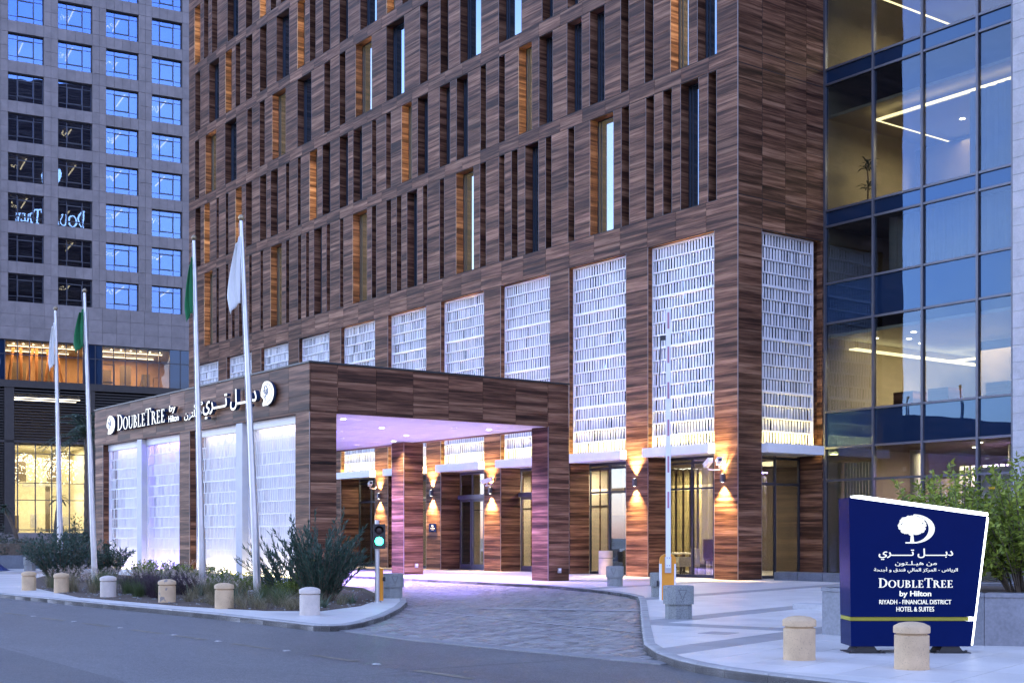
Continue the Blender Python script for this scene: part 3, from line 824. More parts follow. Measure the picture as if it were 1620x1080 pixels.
while z < 22:
    for v0, v1 in ((-8.2, -7.14), (-9.4, -8.2), (-10.6, -9.4)): piece(pier, 'stone_slab', M['stone_white'], U0 - .13, U0 - .09, v0 + .004, v1 - .004, z + .005, z + .495)
    z += .5
flush()

# ================================================================== CANOPY
can = thing('entrance_canopy', 'wood-clad drive-through entrance canopy with white screened side wall', 'canopy', FR, (-13.75, 2.89, 0))
CU0, CU1, CV0, CV1 = -13.75, -4.62, 2.89, 20.33
ZB, ZT = 4.83, 6.20
b = MB()
b.box(CU0 + .014, CU0 + .5, CV0 + .014, CV1, ZB, ZT - .02).box(CU0 + .5, CU1, CV0 + .014, CV0 + .5, ZB, ZT - .02)
b.box(CU1 - .3, CU1, CV0 + .5, CV1, ZB, ZT - .02).box(CU0 + .5, CU1 - .3, CV1 - .3, CV1, ZB, ZT - .02)
PIL = [(CU0, CV0), (CU0, 11.21), (CU0, 19.42), (-5.43, CV0), (-5.43, 11.44), (-5.43, 19.42)]
for (u, v) in PIL:
    b.box(u + .014, u + .84, v + .014, v + .85, 0, ZB)
    face_u(can, u, v, v + .85, 0, ZB, 2, .48)
    face_v(can, v, u + .03, u + .84, 0, ZB, 2, .48)
b.build('wall', M['wood'], can)
face_u(can, CU0 - .003, CV0 - .003, CV1, ZB + .04, ZT - .03, 1.24, .45)
face_v(can, CV0 - .003, CU0 + .03, CU0 + .86, ZB + .04, ZT - .03, 2, .45)
face_v(can, CV0 - .003, CU0 + .88, -5.45, ZB + .01, ZT - .03, 1.24, .46)
face_v(can, CV0 - .003, -5.43, CU1, ZB + .01, ZT - .03, 2, .46)
flush()
MB().box(CU0 - .03, CU1 + .03, CV0 - .03, CV1 + .03, ZT - .02, ZT + .03).build('roof_coping', M['black'], can)
for i in range(7):
    for j in range(13): piece(can, 'soffit_panel', M['soffit'], CU0 + .5 + i * 1.23 + .006, CU0 + .5 + (i + 1) * 1.23 - .006, CV0 + .5 + j * 1.278 + .006, CV0 + .5 + (j + 1) * 1.278 - .006, ZB + .02, ZB + .06)
flush()
MB().box(CU0 + .5, CU1 - .02, CV0 + .5, CV1 - .3, ZB + .032, ZB + .10).box(CU0 + .52, CU1 - .3, CV0 + .1, CV0 + .52, ZB - .006, ZB + .002).build('soffit', M['soffit'], can)
tr = MB()
for (u, v) in PIL[:5]: tr.box(u - .007, u + .009, v - .007, v + .009, 0, ZB)
tr.build('edge_trim', M['trim'], can, kind='stuff')
for v0, v1 in ((12.06, 19.42), (3.74, 11.21)):
    mid = (v0 + v1) / 2
    for a0, a1 in ((v0 + .02, mid - .22), (mid + .22, v1 - .02)):
        lattice(can, 'U', CU0 + .25, a0, a1, 0.25, 4.62, 12, 0.115, thick=0.006, bw=0.44, fins=1.0, rail=-0.014, trough=False)
    MB().box(CU0 + .02, CU0 + .30, mid - .22, mid + .22, 0.0, 4.82).build('post', M['post_paint'], can)
    MB().box(CU0 + .20, CU0 + .34, v0, v1, 4.60, 4.83).build('head_panel', M['white'], can)
    MB().box(CU0 + .56, CU0 + .58, v0, v1, 0.0, 4.83).build('backing_sheet', M['purple_backer'], can)
    MB().box(CU0 + .36, CU0 + .56, (v0 + v1) / 2 - .02, (v0 + v1) / 2 + .02, 0.0, 4.82).build('divider', M['white'], can)
    MB().box(CU0 + .05, CU0 + .30, v0, v1, 0.0, 0.22).build('plinth', M['white'], can)
    for a0, a1 in ((v0 + .05, mid - .25), (mid + .25, v1 - .05)):
        MB().box(CU0 + .05, CU0 + .10, a0, a1, 0.24, 0.26).build('light_strip', M['led2'], can)
        mm = M['led_violet'] if 12 < a0 < 13 else M['led_violet_dim'] if a0 > 13 else M['led_pale']
        MB().box(CU0 + .42, CU0 + .46, a0 + .05, a1 - .05, 0.28, 0.30).build('light_strip', mm, can)
        MB().box(CU0 + .40, CU0 + .44, a0 + .05, a1 - .05, 4.66, 4.68).build('light_strip', mm, can)
for (u, v, blue) in ((-11.82, 4.47, 0), (-9.28, 6.53, 0), (-6.99, 8.75, 0), (-5.93, 11.32, 0), (-6.12, 5.12, 0), (-9.62, 8.67, 1), (-8.06, 11.35, 1), (-6.03, 13.85, 1), (-7.44, 5.17, 1)):
    zz = ZB + .02
    d = MB().lathe([(.10, -.012), (.10, .0)], 16, (u, v, zz)).build('downlight', M['white'], can)
    c = bpy.data.objects.new('lens', MB().lathe([(.078, -.016), (.078, -.002)], 16, (u, v, zz)).mesh('lens', M['blue_lens' if blue else 'spotlight_lens'], ORG[can.name]))
    COL.objects.link(c); c.parent = d
    lamp('downlight_lamp', 'SPOT', (u, v, zz - .05), (760 if blue else 150) * LS, (0.30, 0.22, 1.0) if blue else (1.0, .80, .54), can, size=.07, spot=140 if blue else 120, blend=.8)

# wall lamps on the colonnade piers
def sconce(v, z, where):
    s = thing('wall_lamp', 'grey wall lamp shining up and down ' + where, 'wall lamp', FR, (0, v, z), group='up and down wall lamps')
    ORG[s.name] = Vector((0, 0, 0))
    MB().box(-.15, -.03, -.055, .055, -.13, .13).build('housing', M['mullion'], s)
    MB().box(-.03, 0.0, -.03, .03, -.06, .06).build('bracket', M['mullion'], s)
    for sg in (1, -1):
        MB().lathe([(.035, sg * .131), (.035, sg * .134)] if sg > 0 else [(.035, -.134), (.035, -.131)], 12, (-.09, 0, 0)).build('lens', M['spotlight_lens'], s)
        lamp('lamp_beam', 'SPOT', (-.13, 0, sg * .15), 330 * LS, (1.0, .68, .30), s, aim=(0.06, 0, sg), size=.04, spot=86, blend=1.0)
sconce(0.60, 3.28, 'on the corner pillar below the two cameras')
sconce(4.84, 3.28, 'on the pillar beside the bin')
sconce(13.52, 3.24, 'on the pillar between the two canopy doors')
sconce(17.86, 3.26, 'above the navy plaque')
sconce(22.25, 3.24, 'on the pillar behind the green signal')
# ================================================================== STONE TOWER BEHIND
tower = thing('stone_tower', 'grey granite tower of square blue windows behind the flagpoles', 'building', FB)
TC = [(-9.52, -6.60), (-5.39, -2.42), (-1.22, 1.71), (2.92, 5.80), (7.0, 9.77)]
TP = [(-11, -9.52), (-6.60, -5.39), (-2.42, -1.22), (1.71, 2.92), (5.80, 7.0), (9.77, 12.5)]
NR = 9
def zrow(k): return 21.88 + 3.495 * k
tw = MB()
for a, b_ in TP: tw.box(a, b_, 0.02, 0.6, 18.57, 60)
for k in range(NR + 1):
    z0 = 18.57 if k == 0 else zrow(k - 1) + 2.46
    z1 = zrow(k) if k < NR else 60
    for a, b_ in TC: tw.box(a, b_, 0.02, 0.58, z0, z1)
    tw.box(-11, 12.5, 0.6, 9, z0 + .1, z1 - .1)
tw.box(-40, -11, 0.0, 9, 15.0, 60).box(12.5, 26, 0.0, 9, 15.0, 60)
tw.box(-40, 26, 9, 20, 0, 60)
for a, b_ in TP: tw.box((a + b_) / 2 - .1, (a + b_) / 2 + .1, .6, 9, 18.6, 56)
tw.build('wall', M['stone'], tower)
def tpanels(s0, s1, z0, z1, pw, ph):
    n = max(1, round((s1 - s0) / pw)); m = max(1, round((z1 - z0) / ph))
    for i in range(n):
        for j in range(m):
            y = RND.uniform(-.016, .0)
            piece(tower, 'stone_panel', M['stone_p'], s0 + (s1 - s0) * i / n + .016, s0 + (s1 - s0) * (i + 1) / n - .016, y, .05, z0 + (z1 - z0) * j / m + .016, z0 + (z1 - z0) * (j + 1) / m - .016)
tpanels(-11, 12.5, 18.57, 21.88, 1.25, 1.1)
for k in range(NR):
    for a, b_ in TC: tpanels(a, b_, zrow(k) + 2.46, zrow(k + 1), .75, 1.1)
    for a, b_ in TP:
        tpanels(a, b_, zrow(k), zrow(k) + 2.46, .62, 1.25)
        tpanels(a, b_, zrow(k) + 2.46, zrow(k + 1), .62, 1.1)
flush()
for c, (a, b_) in enumerate(TC):
    for k in range(NR):
        z0 = zrow(k); z1 = z0 + 2.46; w = b_ - a
        f = MB(); y0, y1 = .36, .44
        f.box(a, a + .07, y0, y1, z0, z1).box(b_ - .07, b_, y0, y1, z0, z1).box(a + .07, b_ - .07, y0, y1, z0, z0 + .07).box(a + .07, b_ - .07, y0, y1, z1 - .07, z1)
        xa, xb = a + w * .27, a + w * .73
        za, zb = z0 + .52, z1 - .47
        for x in (xa, xb): f.box(x - .03, x + .03, y0 + .002, y1 - .002, z0 + .07, z1 - .07)
        for zz in (za, zb): f.box(a + .07, b_ - .07, y0 + .004, y1 - .004, zz - .02, zz + .02)
        f.box(xa + .03, xa + .08, y0 - .03, y1 - .01, za + .02, zb - .02).box(xb - .08, xb - .03, y0 - .03, y1 - .01, za + .02, zb - .02)
        f.box(xa + .08, xb - .08, y0 - .03, y1 - .01, za + .02, za + .08).box(xa + .08, xb - .08, y0 - .03, y1 - .01, zb - .08, zb - .02)
        fr = f.build('window', M['frame'], tower)
        MB().box(a + .07, b_ - .07, .395, .405, z0 + .07, z1 - .07).build('pane', M['glass_tower'], fr)
        lit = RND.random() < (0.55 if c < 2 else 0.85)
        if lit:
            x = a + w * RND.uniform(.45, .62)
            MB().box(x, x + .09, .9, 4.6, z1 - .22, z1 - .14).build('cove_light', M['cove_tower'], fr)
            if RND.random() < .6:
                g = MB()
                for i in range(14):
                    g.obox((a + w * .3 + RND.uniform(-.35, .35), 2.4 + RND.uniform(-.3, .3), z1 - .45 + RND.uniform(-.25, .15)), (.05, .05, .05))
                g.build('chandelier', M['crystal'], fr)
            MB().box(a + .1, b_ - .1, 6.0, 6.1, z0, z1).build('curtain', M['cloth_white'], fr)
        else:
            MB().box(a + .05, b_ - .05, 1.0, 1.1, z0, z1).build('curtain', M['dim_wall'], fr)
        if RND.random() < .45:
            dr = RND.choice((.35, .6, .9, 1.5)); x0 = a + .08 if RND.random() < .6 else xa; x1 = b_ - .08 if RND.random() < .6 else xb
            MB().box(x0, x1, .55, .57, z1 - dr, z1 - .05).build('roller_blind', M['cloth_white'] if RND.random() < .5 else M['stone_white'], fr)
# glazed storey with warm interior
GM = [-8.7, -7.7, -6.65, -5.63, -4.6, -3.6, -2.55, -1.54, -0.52, 0.51, 0.95, 2.0, 2.59, 3.59, 4.63, 5.64, 6.63, 7.66, 8.64, 9.63, 10.6]
for x in GM: MB().box(x - .035, x + .035, .10, .22, 15.02, 18.55).build('mullion', M['frame'], tower)
MB().box(-11, 12.5, .11, .21, 17.26, 17.33).build('transom', M['frame'], tower)
for x0, x1 in zip(GM, GM[1:]):
    for z0, z1 in ((15.02, 17.26), (17.33, 18.55)):
        MB().box(x0 + .035, x1 - .035, .155, .165, z0, z1).build('pane', M['spandrel'] if 0.9 < x0 < 2.1 or x0 > 8.6 or x0 < -5.7 else M['glass_warm'], tower)
MB().box(-11, 12.5, 7.6, 7.7, 15.0, 18.5).build('back_wall', M['gym_wall'], tower)
for x0, x1, z1 in ((-8, -6.2, 17.6), (-4.4, -3.2, 17.2), (-2.2, -1.0, 17.5), (3.2, 4.4, 17.0), (5.2, 6.2, 17.5), (7.2, 8.0, 16.8)): MB().box(x0, x1, 5.2, 5.3, 15.0, z1).build('wall_panel', M['dim_wall'], tower)
MB().box(-11, 12.5, .3, 7.6, 18.42, 18.55).build('ceiling', M['soffit'], tower)
MB().box(-11, 12.5, .3, 9, 14.85, 15.0).build('floor_slab', M['dim_wall'], tower)
for x in (-5.0, -3.9, -3.4, -2.6, -1.9, -1.2, -.3):
    MB().tube([(x, 3, 15), (x + RND.uniform(-.6, .6), 3.4, 18.4)], .13, 6).build('timber_prop', M['orange_wood'], tower)
for x0, x1 in ((-5.2, .6), (2.3, 8.4)):
    MB().box(x0, x1, 2.0, 2.15, 18.25, 18.32).box(x0, x1, 5.5, 5.65, 18.25, 18.32).build('cove_light', M['cove_tower'], tower)
    for i in range(7): MB().obox((x0 + (x1 - x0) * (i + .5) / 7, 1.2, 18.36), (.14, .14, .04)).build('ceiling_spot', M['crystal'], tower)
    lamp('gym_lamp', 'AREA', ((x0 + x1) / 2, 4, 18.3), 170 * LS, (1.0, .66, .34), tower, size=5.5, sy=4)
g = MB()
for x in (3.0, 4.2): g.box(x, x + .08, 3, 3.1, 15, 17.2)
g.box(3.0, 4.28, 3, 3.1, 17.2, 17.28).box(3.2, 4.1, 2.6, 3.0, 15.5, 15.6).box(6.4, 7.2, 2.8, 3.2, 15.1, 15.25).tube([(6.5, 3, 15.2), (6.9, 3, 16.5), (7.4, 3, 16.4)], .04, 6)
g.tube([(7.8, 3, 15.0), (7.8, 3, 16.2), (8.2, 3, 16.3)], .04, 6).build('gym_equipment', M['frame'], tower)
# dark fascia and louvres
MB().box(-40, 26, -.35, .3, 14.38, 15.0).build('fascia', M['louvre'], tower)
MB().box(-40, 26, -.25, .25, 9.56, 9.80).box(-5.72, -4.92, -.25, .25, 1.6, 14.38).box(1.22, 1.9, -.25, .25, 1.6, 14.38).box(-9.5, -8.9, -.25, .25, 1.6, 14.38).build('louvre_frame', M['louvre'], tower)
for x0, x1, zz0, zz1 in ((-8.9, -5.74, 1.7, 9.5), (-8.9, -5.74, 9.85, 14.3), (-4.90, 1.20, 9.85, 14.3), (1.92, 14, 1.7, 9.5), (1.92, 14, 9.85, 14.3)):
    n = int((zz1 - zz0) / .235)
    for i in range(n):
        z = zz0 + (i + .5) * (zz1 - zz0) / n
        piece(tower, 'louvre_slat', M['louvre'], x0, x1, -.20, -.02, z - .055, z + .035)
flush(200)
MB().box(-40, -4.92, .5, .6, 0, 14.3).box(1.22, 26, .5, .6, 0, 14.3).build('louvre_backing', M['dark'], tower)
MB().box(-4.92, 1.22, 7.0, 7.1, 9.8, 14.3).build('mezzanine_wall', M['dim_wall'], tower)
MB().box(-4.92, 1.22, .3, 7, 13.9, 14.0).build('mezzanine_ceiling', M['dim_wall'], tower)
for y in (2.0, 4.0): MB().box(-4.6, 1.0, y, y + .1, 13.7, 13.75).build('cove_light', M['cove_tower'], tower)
for x in (-4.86, -4.6, -3.13, -1.75, -0.25, 1.16): MB().box(x - .045, x + .045, -.02, .14, 1.73, 9.54).build('mullion', M['frame'], tower)
for z in (8.62, 6.05, 4.55, 1.95): MB().box(-4.8, 1.12, 0, .12, z, z + .07).build('transom', M['frame'], tower)
MB().box(-4.86, 1.16, .05, .06, 1.73, 9.54).build('pane', M['glass_shop'], tower)
MB().box(-6, 2.2, 8, 8.1, 1.7, 9.5).box(-5.0, -4.94, .7, 8, 1.7, 9.5).box(1.24, 1.3, .7, 8, 1.7, 9.5).build('lobby_wall', M['cream'], tower)
MB().box(-6, 2.2, .3, 8, 9.4, 9.5).build('lobby_ceiling', M['cream'], tower)
MB().box(-40, 26, -.2, 9, 0, 1.72).build('podium', M['stone'], tower)
for x0, x1, z0, z1, mm in ((-4.5, -3.9, 1.8, 3.3, 'dim_wall'), (-2.9, -2.3, 2.2, 3.4, 'stone_white'), (-1.6, -1.2, 1.8, 6.0, 'dim_wall'), (-.2, .5, 2.4, 3.2, 'stone_white'), (-3.6, -.4, 5.9, 6.15, 'soffit')): MB().box(x0, x1, 4.5, 4.7, z0, z1).build('interior_panel', M[mm], tower)
for x0, x1 in ((-4.4, -3.2), (-1.4, -.5)): MB().box(x0, x1, 5.0, 5.1, 6.4, 8.6).build('dark_screen', M['dim_wall'], tower)
bd = MB()
for i in range(520):
    x = RND.uniform(-4.6, .9); y = RND.uniform(1.5, 4.5)
    z = 8.9 - abs(RND.gauss(0, 1.0)) - (0.5 if math.sin(x * 2.2) > 0 else 0)
    bd.obox((x, y, max(6.2, z)), (.06, .06, .06))
bd.build('crystal_curtain', M['crystal'], tower, kind='stuff')
for z, e in ((9.2, 230), (5.5, 110)): lamp('lobby_lamp', 'AREA', (-1.9, 3.6, z), e * LS, (1.0, .88, .62), tower, size=5, sy=5)

# ================================================================== GROUND
def inside(p, poly):
    x, y = p; r = False; n = len(poly)
    for i in range(n):
        x0, y0 = poly[i]; x1, y1 = poly[(i + 1) % n]
        if (y0 > y) != (y1 > y) and x < (x1 - x0) * (y - y0) / (y1 - y0) + x0: r = not r
    return r


def W(u, v): return (7.215 + .8046 * u - .5937 * v, 42 + .5937 * u + .8046 * v)


MB().box(-900, 900, -900, 900, -.4, -.16).build('ground', M['asphalt_dark'], kind='structure')
MB().add([(-150, -60, -.10), (150, -60, -.10), (150, 140, -.10), (-150, 140, -.10)], [(0, 1, 2, 3)]).build('road', M['asphalt'], kind='structure')
KL = [(-24, 45.8), (-12.53, 32.19), (-8.55, 27.48), (-5.28, 23.69), (-3.15, 20.85), (-2.88, 20.75), (-2.62, 20.95), (-2.45, 21.6), (-2.26, 23.31), (-2.2, 26.0), (-2.26, 28.37), (-2.45, 30.4), (-3.0, 32.6), (-4.0, 34.6), (-5.05, 36.3)]
PL = KL + [W(-12.95, 2.9), W(-12.95, 20.3), W(-14.2, 20.6), (-18.5, 49.0)]
KR = [W(-7.4, 19.0), W(-7.4, 3.0), (1.04, 37.84), (2.0, 35.36), (2.47, 33.88), (2.83, 32.19), (2.93, 30.67), (2.77, 28.56), (2.06, 21.01), (1.72, 17.2), (1.75, 15.9), (1.86, 15.1), (2.02, 14.5), (2.25, 13.95), (2.6, 13.38), (3.29, 12.45), (9.0, 4.9)]
PR = KR + [(40, 4.9), (40, 80), W(20, 60), W(-7.4, 60)]
MB().prism(PL, -.12, -.012).build('pavement', M['grout'], kind='structure')
pv = MB().prism(PR, -.12, -.012).build('plaza', M['grout'], kind='structure')
pvl = bpy.data.objects['pavement']


def tiles(root, poly, x0, x1, y0, y1, ang, sx, sy, bands_q=(), bands_p=(), holes=(), test=None):
    ca, sa = math.cos(ang), math.sin(ang)
    L = []
    R_ = 60
    cut = [MB(), MB()]
    mm = Matrix.Rotation(ang, 3, 'Z')
    for i in range(-int(R_ / sx), int(R_ / sx)):
        for j in range(-int(R_ / sy), int(R_ / sy)):
            cx_, cy_ = (i + .5) * sx, (j + .5) * sy
            wx, wy = cx_ * ca - cy_ * sa, cx_ * sa + cy_ * ca
            if not (x0 < wx < x1 and y0 < wy < y1): continue
            cs = [(wx + a * sx / 2 * ca - b_ * sy / 2 * sa, wy + a * sx / 2 * sa + b_ * sy / 2 * ca) for a, b_ in ((-1, -1), (1, -1), (1, 1), (-1, 1))]
            if test and not test(wx, wy): continue
            dark = any(abs(cy_ - q) < sy * .5 for q in bands_q) or any(abs(cx_ - p) < sx * .5 for p in bands_p)
            okc = [inside(c, poly) and not any(inside(c, h) for h in holes) for c in cs]
            if all(okc): L.append((wy, wx, wy, dark))
            elif any(okc) or inside((wx, wy), poly):
                for p in range(6):
                    for q in range(6):
                        ex, ey = (p + .5) / 6 - .5, (q + .5) / 6 - .5
                        qx, qy = wx + ex * sx * ca - ey * sy * sa, wy + ex * sx * sa + ey * sy * ca
                        if all(inside((qx + gx * ca - gy * sa, qy + gx * sa + gy * ca), poly) for gx in (-sx / 12, sx / 12) for gy in (-sy / 12, sy / 12)): cut[dark].obox((qx, qy, -.0085), (sx / 6, sy / 6, .019), mm)
    L.sort()
    me = {d: MB().box(-sx / 2 + .005, sx / 2 - .005, -sy / 2 + .005, sy / 2 - .005, -.02, 0.0).mesh('paving_tile', M['tile_dark' if d else 'tile_p']) for d in (0, 1)}
    rest = [MB(), MB()]
    nd = 0
    mm = Matrix.Rotation(ang, 3, 'Z')
    for _, x, y, d in L:
        vis = abs(x / y) < .41
        if vis and nd < 300:
            o = bpy.data.objects.new('paving_tile', me[d]); COL.objects.link(o); o.parent = root
            o.location = (x, y, .002 + RND.uniform(-.001, .001)); o.rotation_euler = (RND.uniform(-.0015, .0015), 0, ang); nd += 1
        else:
            rest[d].obox((x, y, -.008), (sx - .010, sy - .010, .02), mm)
    for d in (0, 1):
        if cut[d].v: cut[d].build('cut_tiles', M['tile_dark' if d else 'tile'], root, kind='stuff')
        if rest[d].v: rest[d].build('paving_tiles_remainder', M['tile_dark' if d else 'tile_p'], root, kind='stuff')


BED = [(-12.9, 35.6), (-9.95, 30.2), (-6.6, 26.35), (-4.65, 24.75), (-3.6, 24.6), (-3.05, 26.5), (-2.98, 28.4), (-3.1, 30.0), (-3.75, 33.2), (-5.0, 35.5), W(-13.9, 2.9), W(-13.9, 20.2), (-16.4, 46.0), (-14.9, 40.0)]
PANG = math.atan2(.8, .6)
def front_of(x, y):
    dx, dy = x - 7.215, y - 42; u = dx * .8046 + dy * .5937; v = -dx * .5937 + dy * .8046
    return (u < .97) if v > 0 else (u < 4.0)
tiles(pv, PR, -8, 14, 11, 54, PANG, .6, .6, bands_q=(8.1, 11.1, 15.3, 19.5), bands_p=(18.3,), test=front_of)
tiles(pvl, PL, -26, 0, 19, 52, math.atan2(-.79, .61), .9, .9, holes=(BED,))


def kerb(poly, line, root):
    seg = []
    pts = [Vector((x, y, 0)) for x, y in line]
    for p, q in zip(pts, pts[1:]):
        L = (q - p).length; n = max(1, round(L / .95))
        for i in range(n): seg.append((p.lerp(q, i / n), p.lerp(q, (i + 1) / n)))
    for i, (p, q) in enumerate(seg):
        d = (q - p).normalized(); nrm = Vector((-d.y, d.x, 0))
        mid = (p + q) / 2
        if not inside(((mid + nrm * .05).x, (mid + nrm * .05).y), poly): nrm = -nrm
        g = .008; p2 = p + d * g; q2 = q - d * g
        h = RND.uniform(.004, .010)
        prof = [(0.0, -.13), (0.0, -.035 + h), (.012, -.012 + h), (.04, h), (.15, h), (.15, -.13)]
        m = MB()
        vs = [e + nrm * a + Vector((0, 0, z)) for e in (p2, q2) for a, z in prof]
        k = len(prof)
        fs = [(j, (j + 1) % k, k + (j + 1) % k, k + j) for j in range(k)] + [tuple(range(k)), tuple(reversed(range(k, 2 * k)))]
        m.add(vs, fs)
        m.build('kerb_stone', M['kerb'], root)
kl = MB().box(-24, -23.9, 45.8, 45.9, -.13, -.01).build('kerb', M['kerb'], kind='structure')
kerb(PL, KL, kl); kerb(PR, KR, kl)

DRV = [(-2.86, 21.3), (-1.37, 19.03), (1.72, 15.6), (1.70, 16.94), (2.05, 21.01), (2.76, 28.56), (2.92, 30.67), (2.82, 32.19), (2.46, 33.88), (2.0, 35.36), (1.04, 37.84), W(-7.42, 3.0), W(-7.42, 19), W(-7.42, 40), W(-12.9, 40), W(-12.93, 20.3), W(-12.93, 2.9), (-5.05, 36.3), (-4.0, 34.6), (-3.0, 32.6), (-2.45, 30.4), (-2.26, 28.37), (-2.2, 26), (-2.26, 23.31), (-2.45, 21.6)]
dv = MB()
dv.cur = 0
dv.add([(x, y, -.094) for x, y in DRV], [tuple(range(len(DRV)))])
drive = dv.build('driveway', M['grout'], kind='structure')
cb = MB()
ca, sa = math.cos(PANG), math.sin(PANG)
m3 = Matrix.Rotation(PANG, 3, 'Z')
for j in range(60, 460):
    for i in range(50, 260):
        sx, sy = .21, .125
        a, b_ = (i + (.5 if j % 2 else 0)) * sx, j * sy * 1.0
        x, y = a * ca - b_ * sa, a * sa + b_ * ca
        if y > 56 or not inside((x, y), DRV): continue
        z = -.088 + RND.uniform(-.004, .003)
        h = [(-sx / 2 + .007, -sy / 2 + .007), (sx / 2 - .007, -sy / 2 + .007), (sx / 2 - .007, sy / 2 - .007), (-sx / 2 + .007, sy / 2 - .007)]
        t1, t2 = RND.uniform(-.012, .012), RND.uniform(-.012, .012)
        vs = [(x + p * ca - q * sa, y + p * sa + q * ca, z + p * t1 + q * t2) for p, q in h] + [(x + p * 1.04 * ca - q * 1.06 * sa, y + p * 1.04 * sa + q * 1.06 * ca, -.1) for p, q in h]
        cb.add(vs, [(0, 1, 2, 3), (4, 5, 1, 0), (5, 6, 2, 1), (6, 7, 3, 2), (7, 4, 0, 3)])
cb.build('pavers', M['cobble'], drive, kind='stuff')
fl = [(-2.9, 21.1), (-1.42, 18.88), (1.74, 15.35)]
fb = MB()
for (p, q) in zip(fl, fl[1:]):
    d = Vector((q[0] - p[0], q[1] - p[1], 0)); L = d.length; d.normalize(); nn = Vector((-d.y, d.x, 0))
    n = int(L / .9)
    for i in range(n):
        a = Vector((*p, 0)) + d * (i * L / n + .004); e = Vector((*p, 0)) + d * ((i + 1) * L / n - .004)
        MB().add([a + Vector((0, 0, -.086)), e + Vector((0, 0, -.086)), e + nn * .3 + Vector((0, 0, -.084)), a + nn * .3 + Vector((0, 0, -.084)), a + Vector((0, 0, -.13)), e + Vector((0, 0, -.13)), e + nn * .3 + Vector((0, 0, -.13)), a + nn * .3 + Vector((0, 0, -.13))],
                 [(0, 1, 2, 3), (0, 4, 5, 1), (1, 5, 6, 2), (2, 6, 7, 3), (3, 7, 4, 0)]).build('edging_stone', M['edge_stone'], drive)
MB().add([(x, y, -.078) for x, y in ((-.9, 27.0), (2.55, 26.0), (2.6, 26.4), (-.6, 27.45))], [(0, 1, 2, 3)]).build('threshold_strip', M['grey_strip'], drive)
MB().add([(x, y, -.077) for x, y in ((-2.12, 26.7), (-2.13, 26.6), (2.0, 20.15), (2.02, 20.25))], [(0, 1, 2, 3)]).build('thin_joint_line', M['stone_white'], drive)
MB().add([(x, y, -.096) for x, y in ((-40, 38), (-6.9, 17.74), (-4.03, 13.63), (-3.0, 11.0), (-30, 10))], [(0, 1, 2, 3, 4)]).build('road_patch', M['asphalt_dark'], kind='structure')
# worn lane dashes and studs
ln = [(-16, 33.1), (-10.12, 26.01), (-5.33, 20.2), (-2.7, 16.87), (-1.26, 14.96), (1.2, 11.7)]
rm = MB()
pos = []
for p, q in zip(ln, ln[1:]):
    d = Vector((q[0] - p[0], q[1] - p[1], 0)); L = d.length; d.normalize(); nn = Vector((-d.y, d.x, 0)) * .055
    t = .3
    while t + 1.2 < L:
        a = Vector((*p, -.0955)) + d * t; e = a + d * 1.1
        rm.add([a - nn, e - nn, e + nn, a + nn], [(0, 1, 2, 3)])
        pos.append(e + d * .45); t += 2.0
rm.build('lane_dashes', M['paint'], kind='structure')
pos = [p for p in pos if 12 < p.y < 30]
st0 = None
for p in pos[:9]:
    if st0 is None:
        st0 = thing('road_stud', 'small reflective road stud on the worn lane line', 'road stud', ID, tuple(p), rz=-.9, group='studs along the lane line')
        ORG[st0.name] = Vector((0, 0, 0))
        MB().add([(-.045, -.045, 0), (.045, -.045, 0), (.045, .045, 0), (-.045, .045, 0), (-.03, -.02, .014), (.03, -.02, .014), (.03, .02, .014), (-.03, .02, .014)],
                 [(4, 5, 6, 7), (0, 1, 5, 4), (1, 2, 6, 5), (2, 3, 7, 6), (3, 0, 4, 7)]).build('body', M['kerb'], st0)
    else: copy_tree(st0, p, -.9)
MB().prism(BED, -.05, .014).build('planting_bed', M['soil'], kind='structure')
eb = MB()
ed = [(-3.0, 28.6), (-3.12, 30.1), (-3.75, 33.2), (-4.9, 35.4)]
for p, q in zip(ed, ed[1:]):
    eb.prism([p, q, (q[0] - .03, q[1] + .01), (p[0] - .03, p[1] + .01)], 0, .10)
tag(eb.build('bed_edging', M['bark']), 'low brown edging board round the back of the planting bed', 'edging')
pebs = MB()
for i in range(900):
    x, y = RND.uniform(-13, -3), RND.uniform(24.5, 36)
    if inside((x, y), BED):
        s = RND.uniform(.015, .05)
        pebs.obox((x, y, .014 + s * .2), (s, s * RND.uniform(.6, 1), s * .6), Matrix.Rotation(RND.uniform(0, 3), 3, 'Z') @ Matrix.Rotation(RND.uniform(-.4, .4), 3, 'X'))
pebs.build('bed_stones', M['concrete'], kind='stuff')
MB().prism([(-60, 40), (-21.5, 51.4), (-16.5, 54.5), (-17, 60), (-22, 112), (-110, 80)], -.12, .0).build('far_pavement', M['tile'], kind='structure')
# drain cover in the paving and steps by the wing
dc = MB().box(-.22, .22, -.22, .22, -.01, .006).build('drain_cover', M['tile_dark'], frame=Matrix.Translation((2.99, 19.04, 0)) @ Matrix.Rotation(PANG, 4, 'Z'))
tag(dc, 'small square drain cover set in the pale paving', 'drain cover')
stp = thing('stone_ledge', 'low grey stone ledge in front of the glass wing', 'ledge', FR, (.3, -1.4, 0))
for i in range(5): MB().box(1.1, 1.9, -1.5 - i * 1.0, -.52 - i * 1.0, 0, .26 + RND.uniform(0, .004)).build('stone_block', M['granite'], stp)
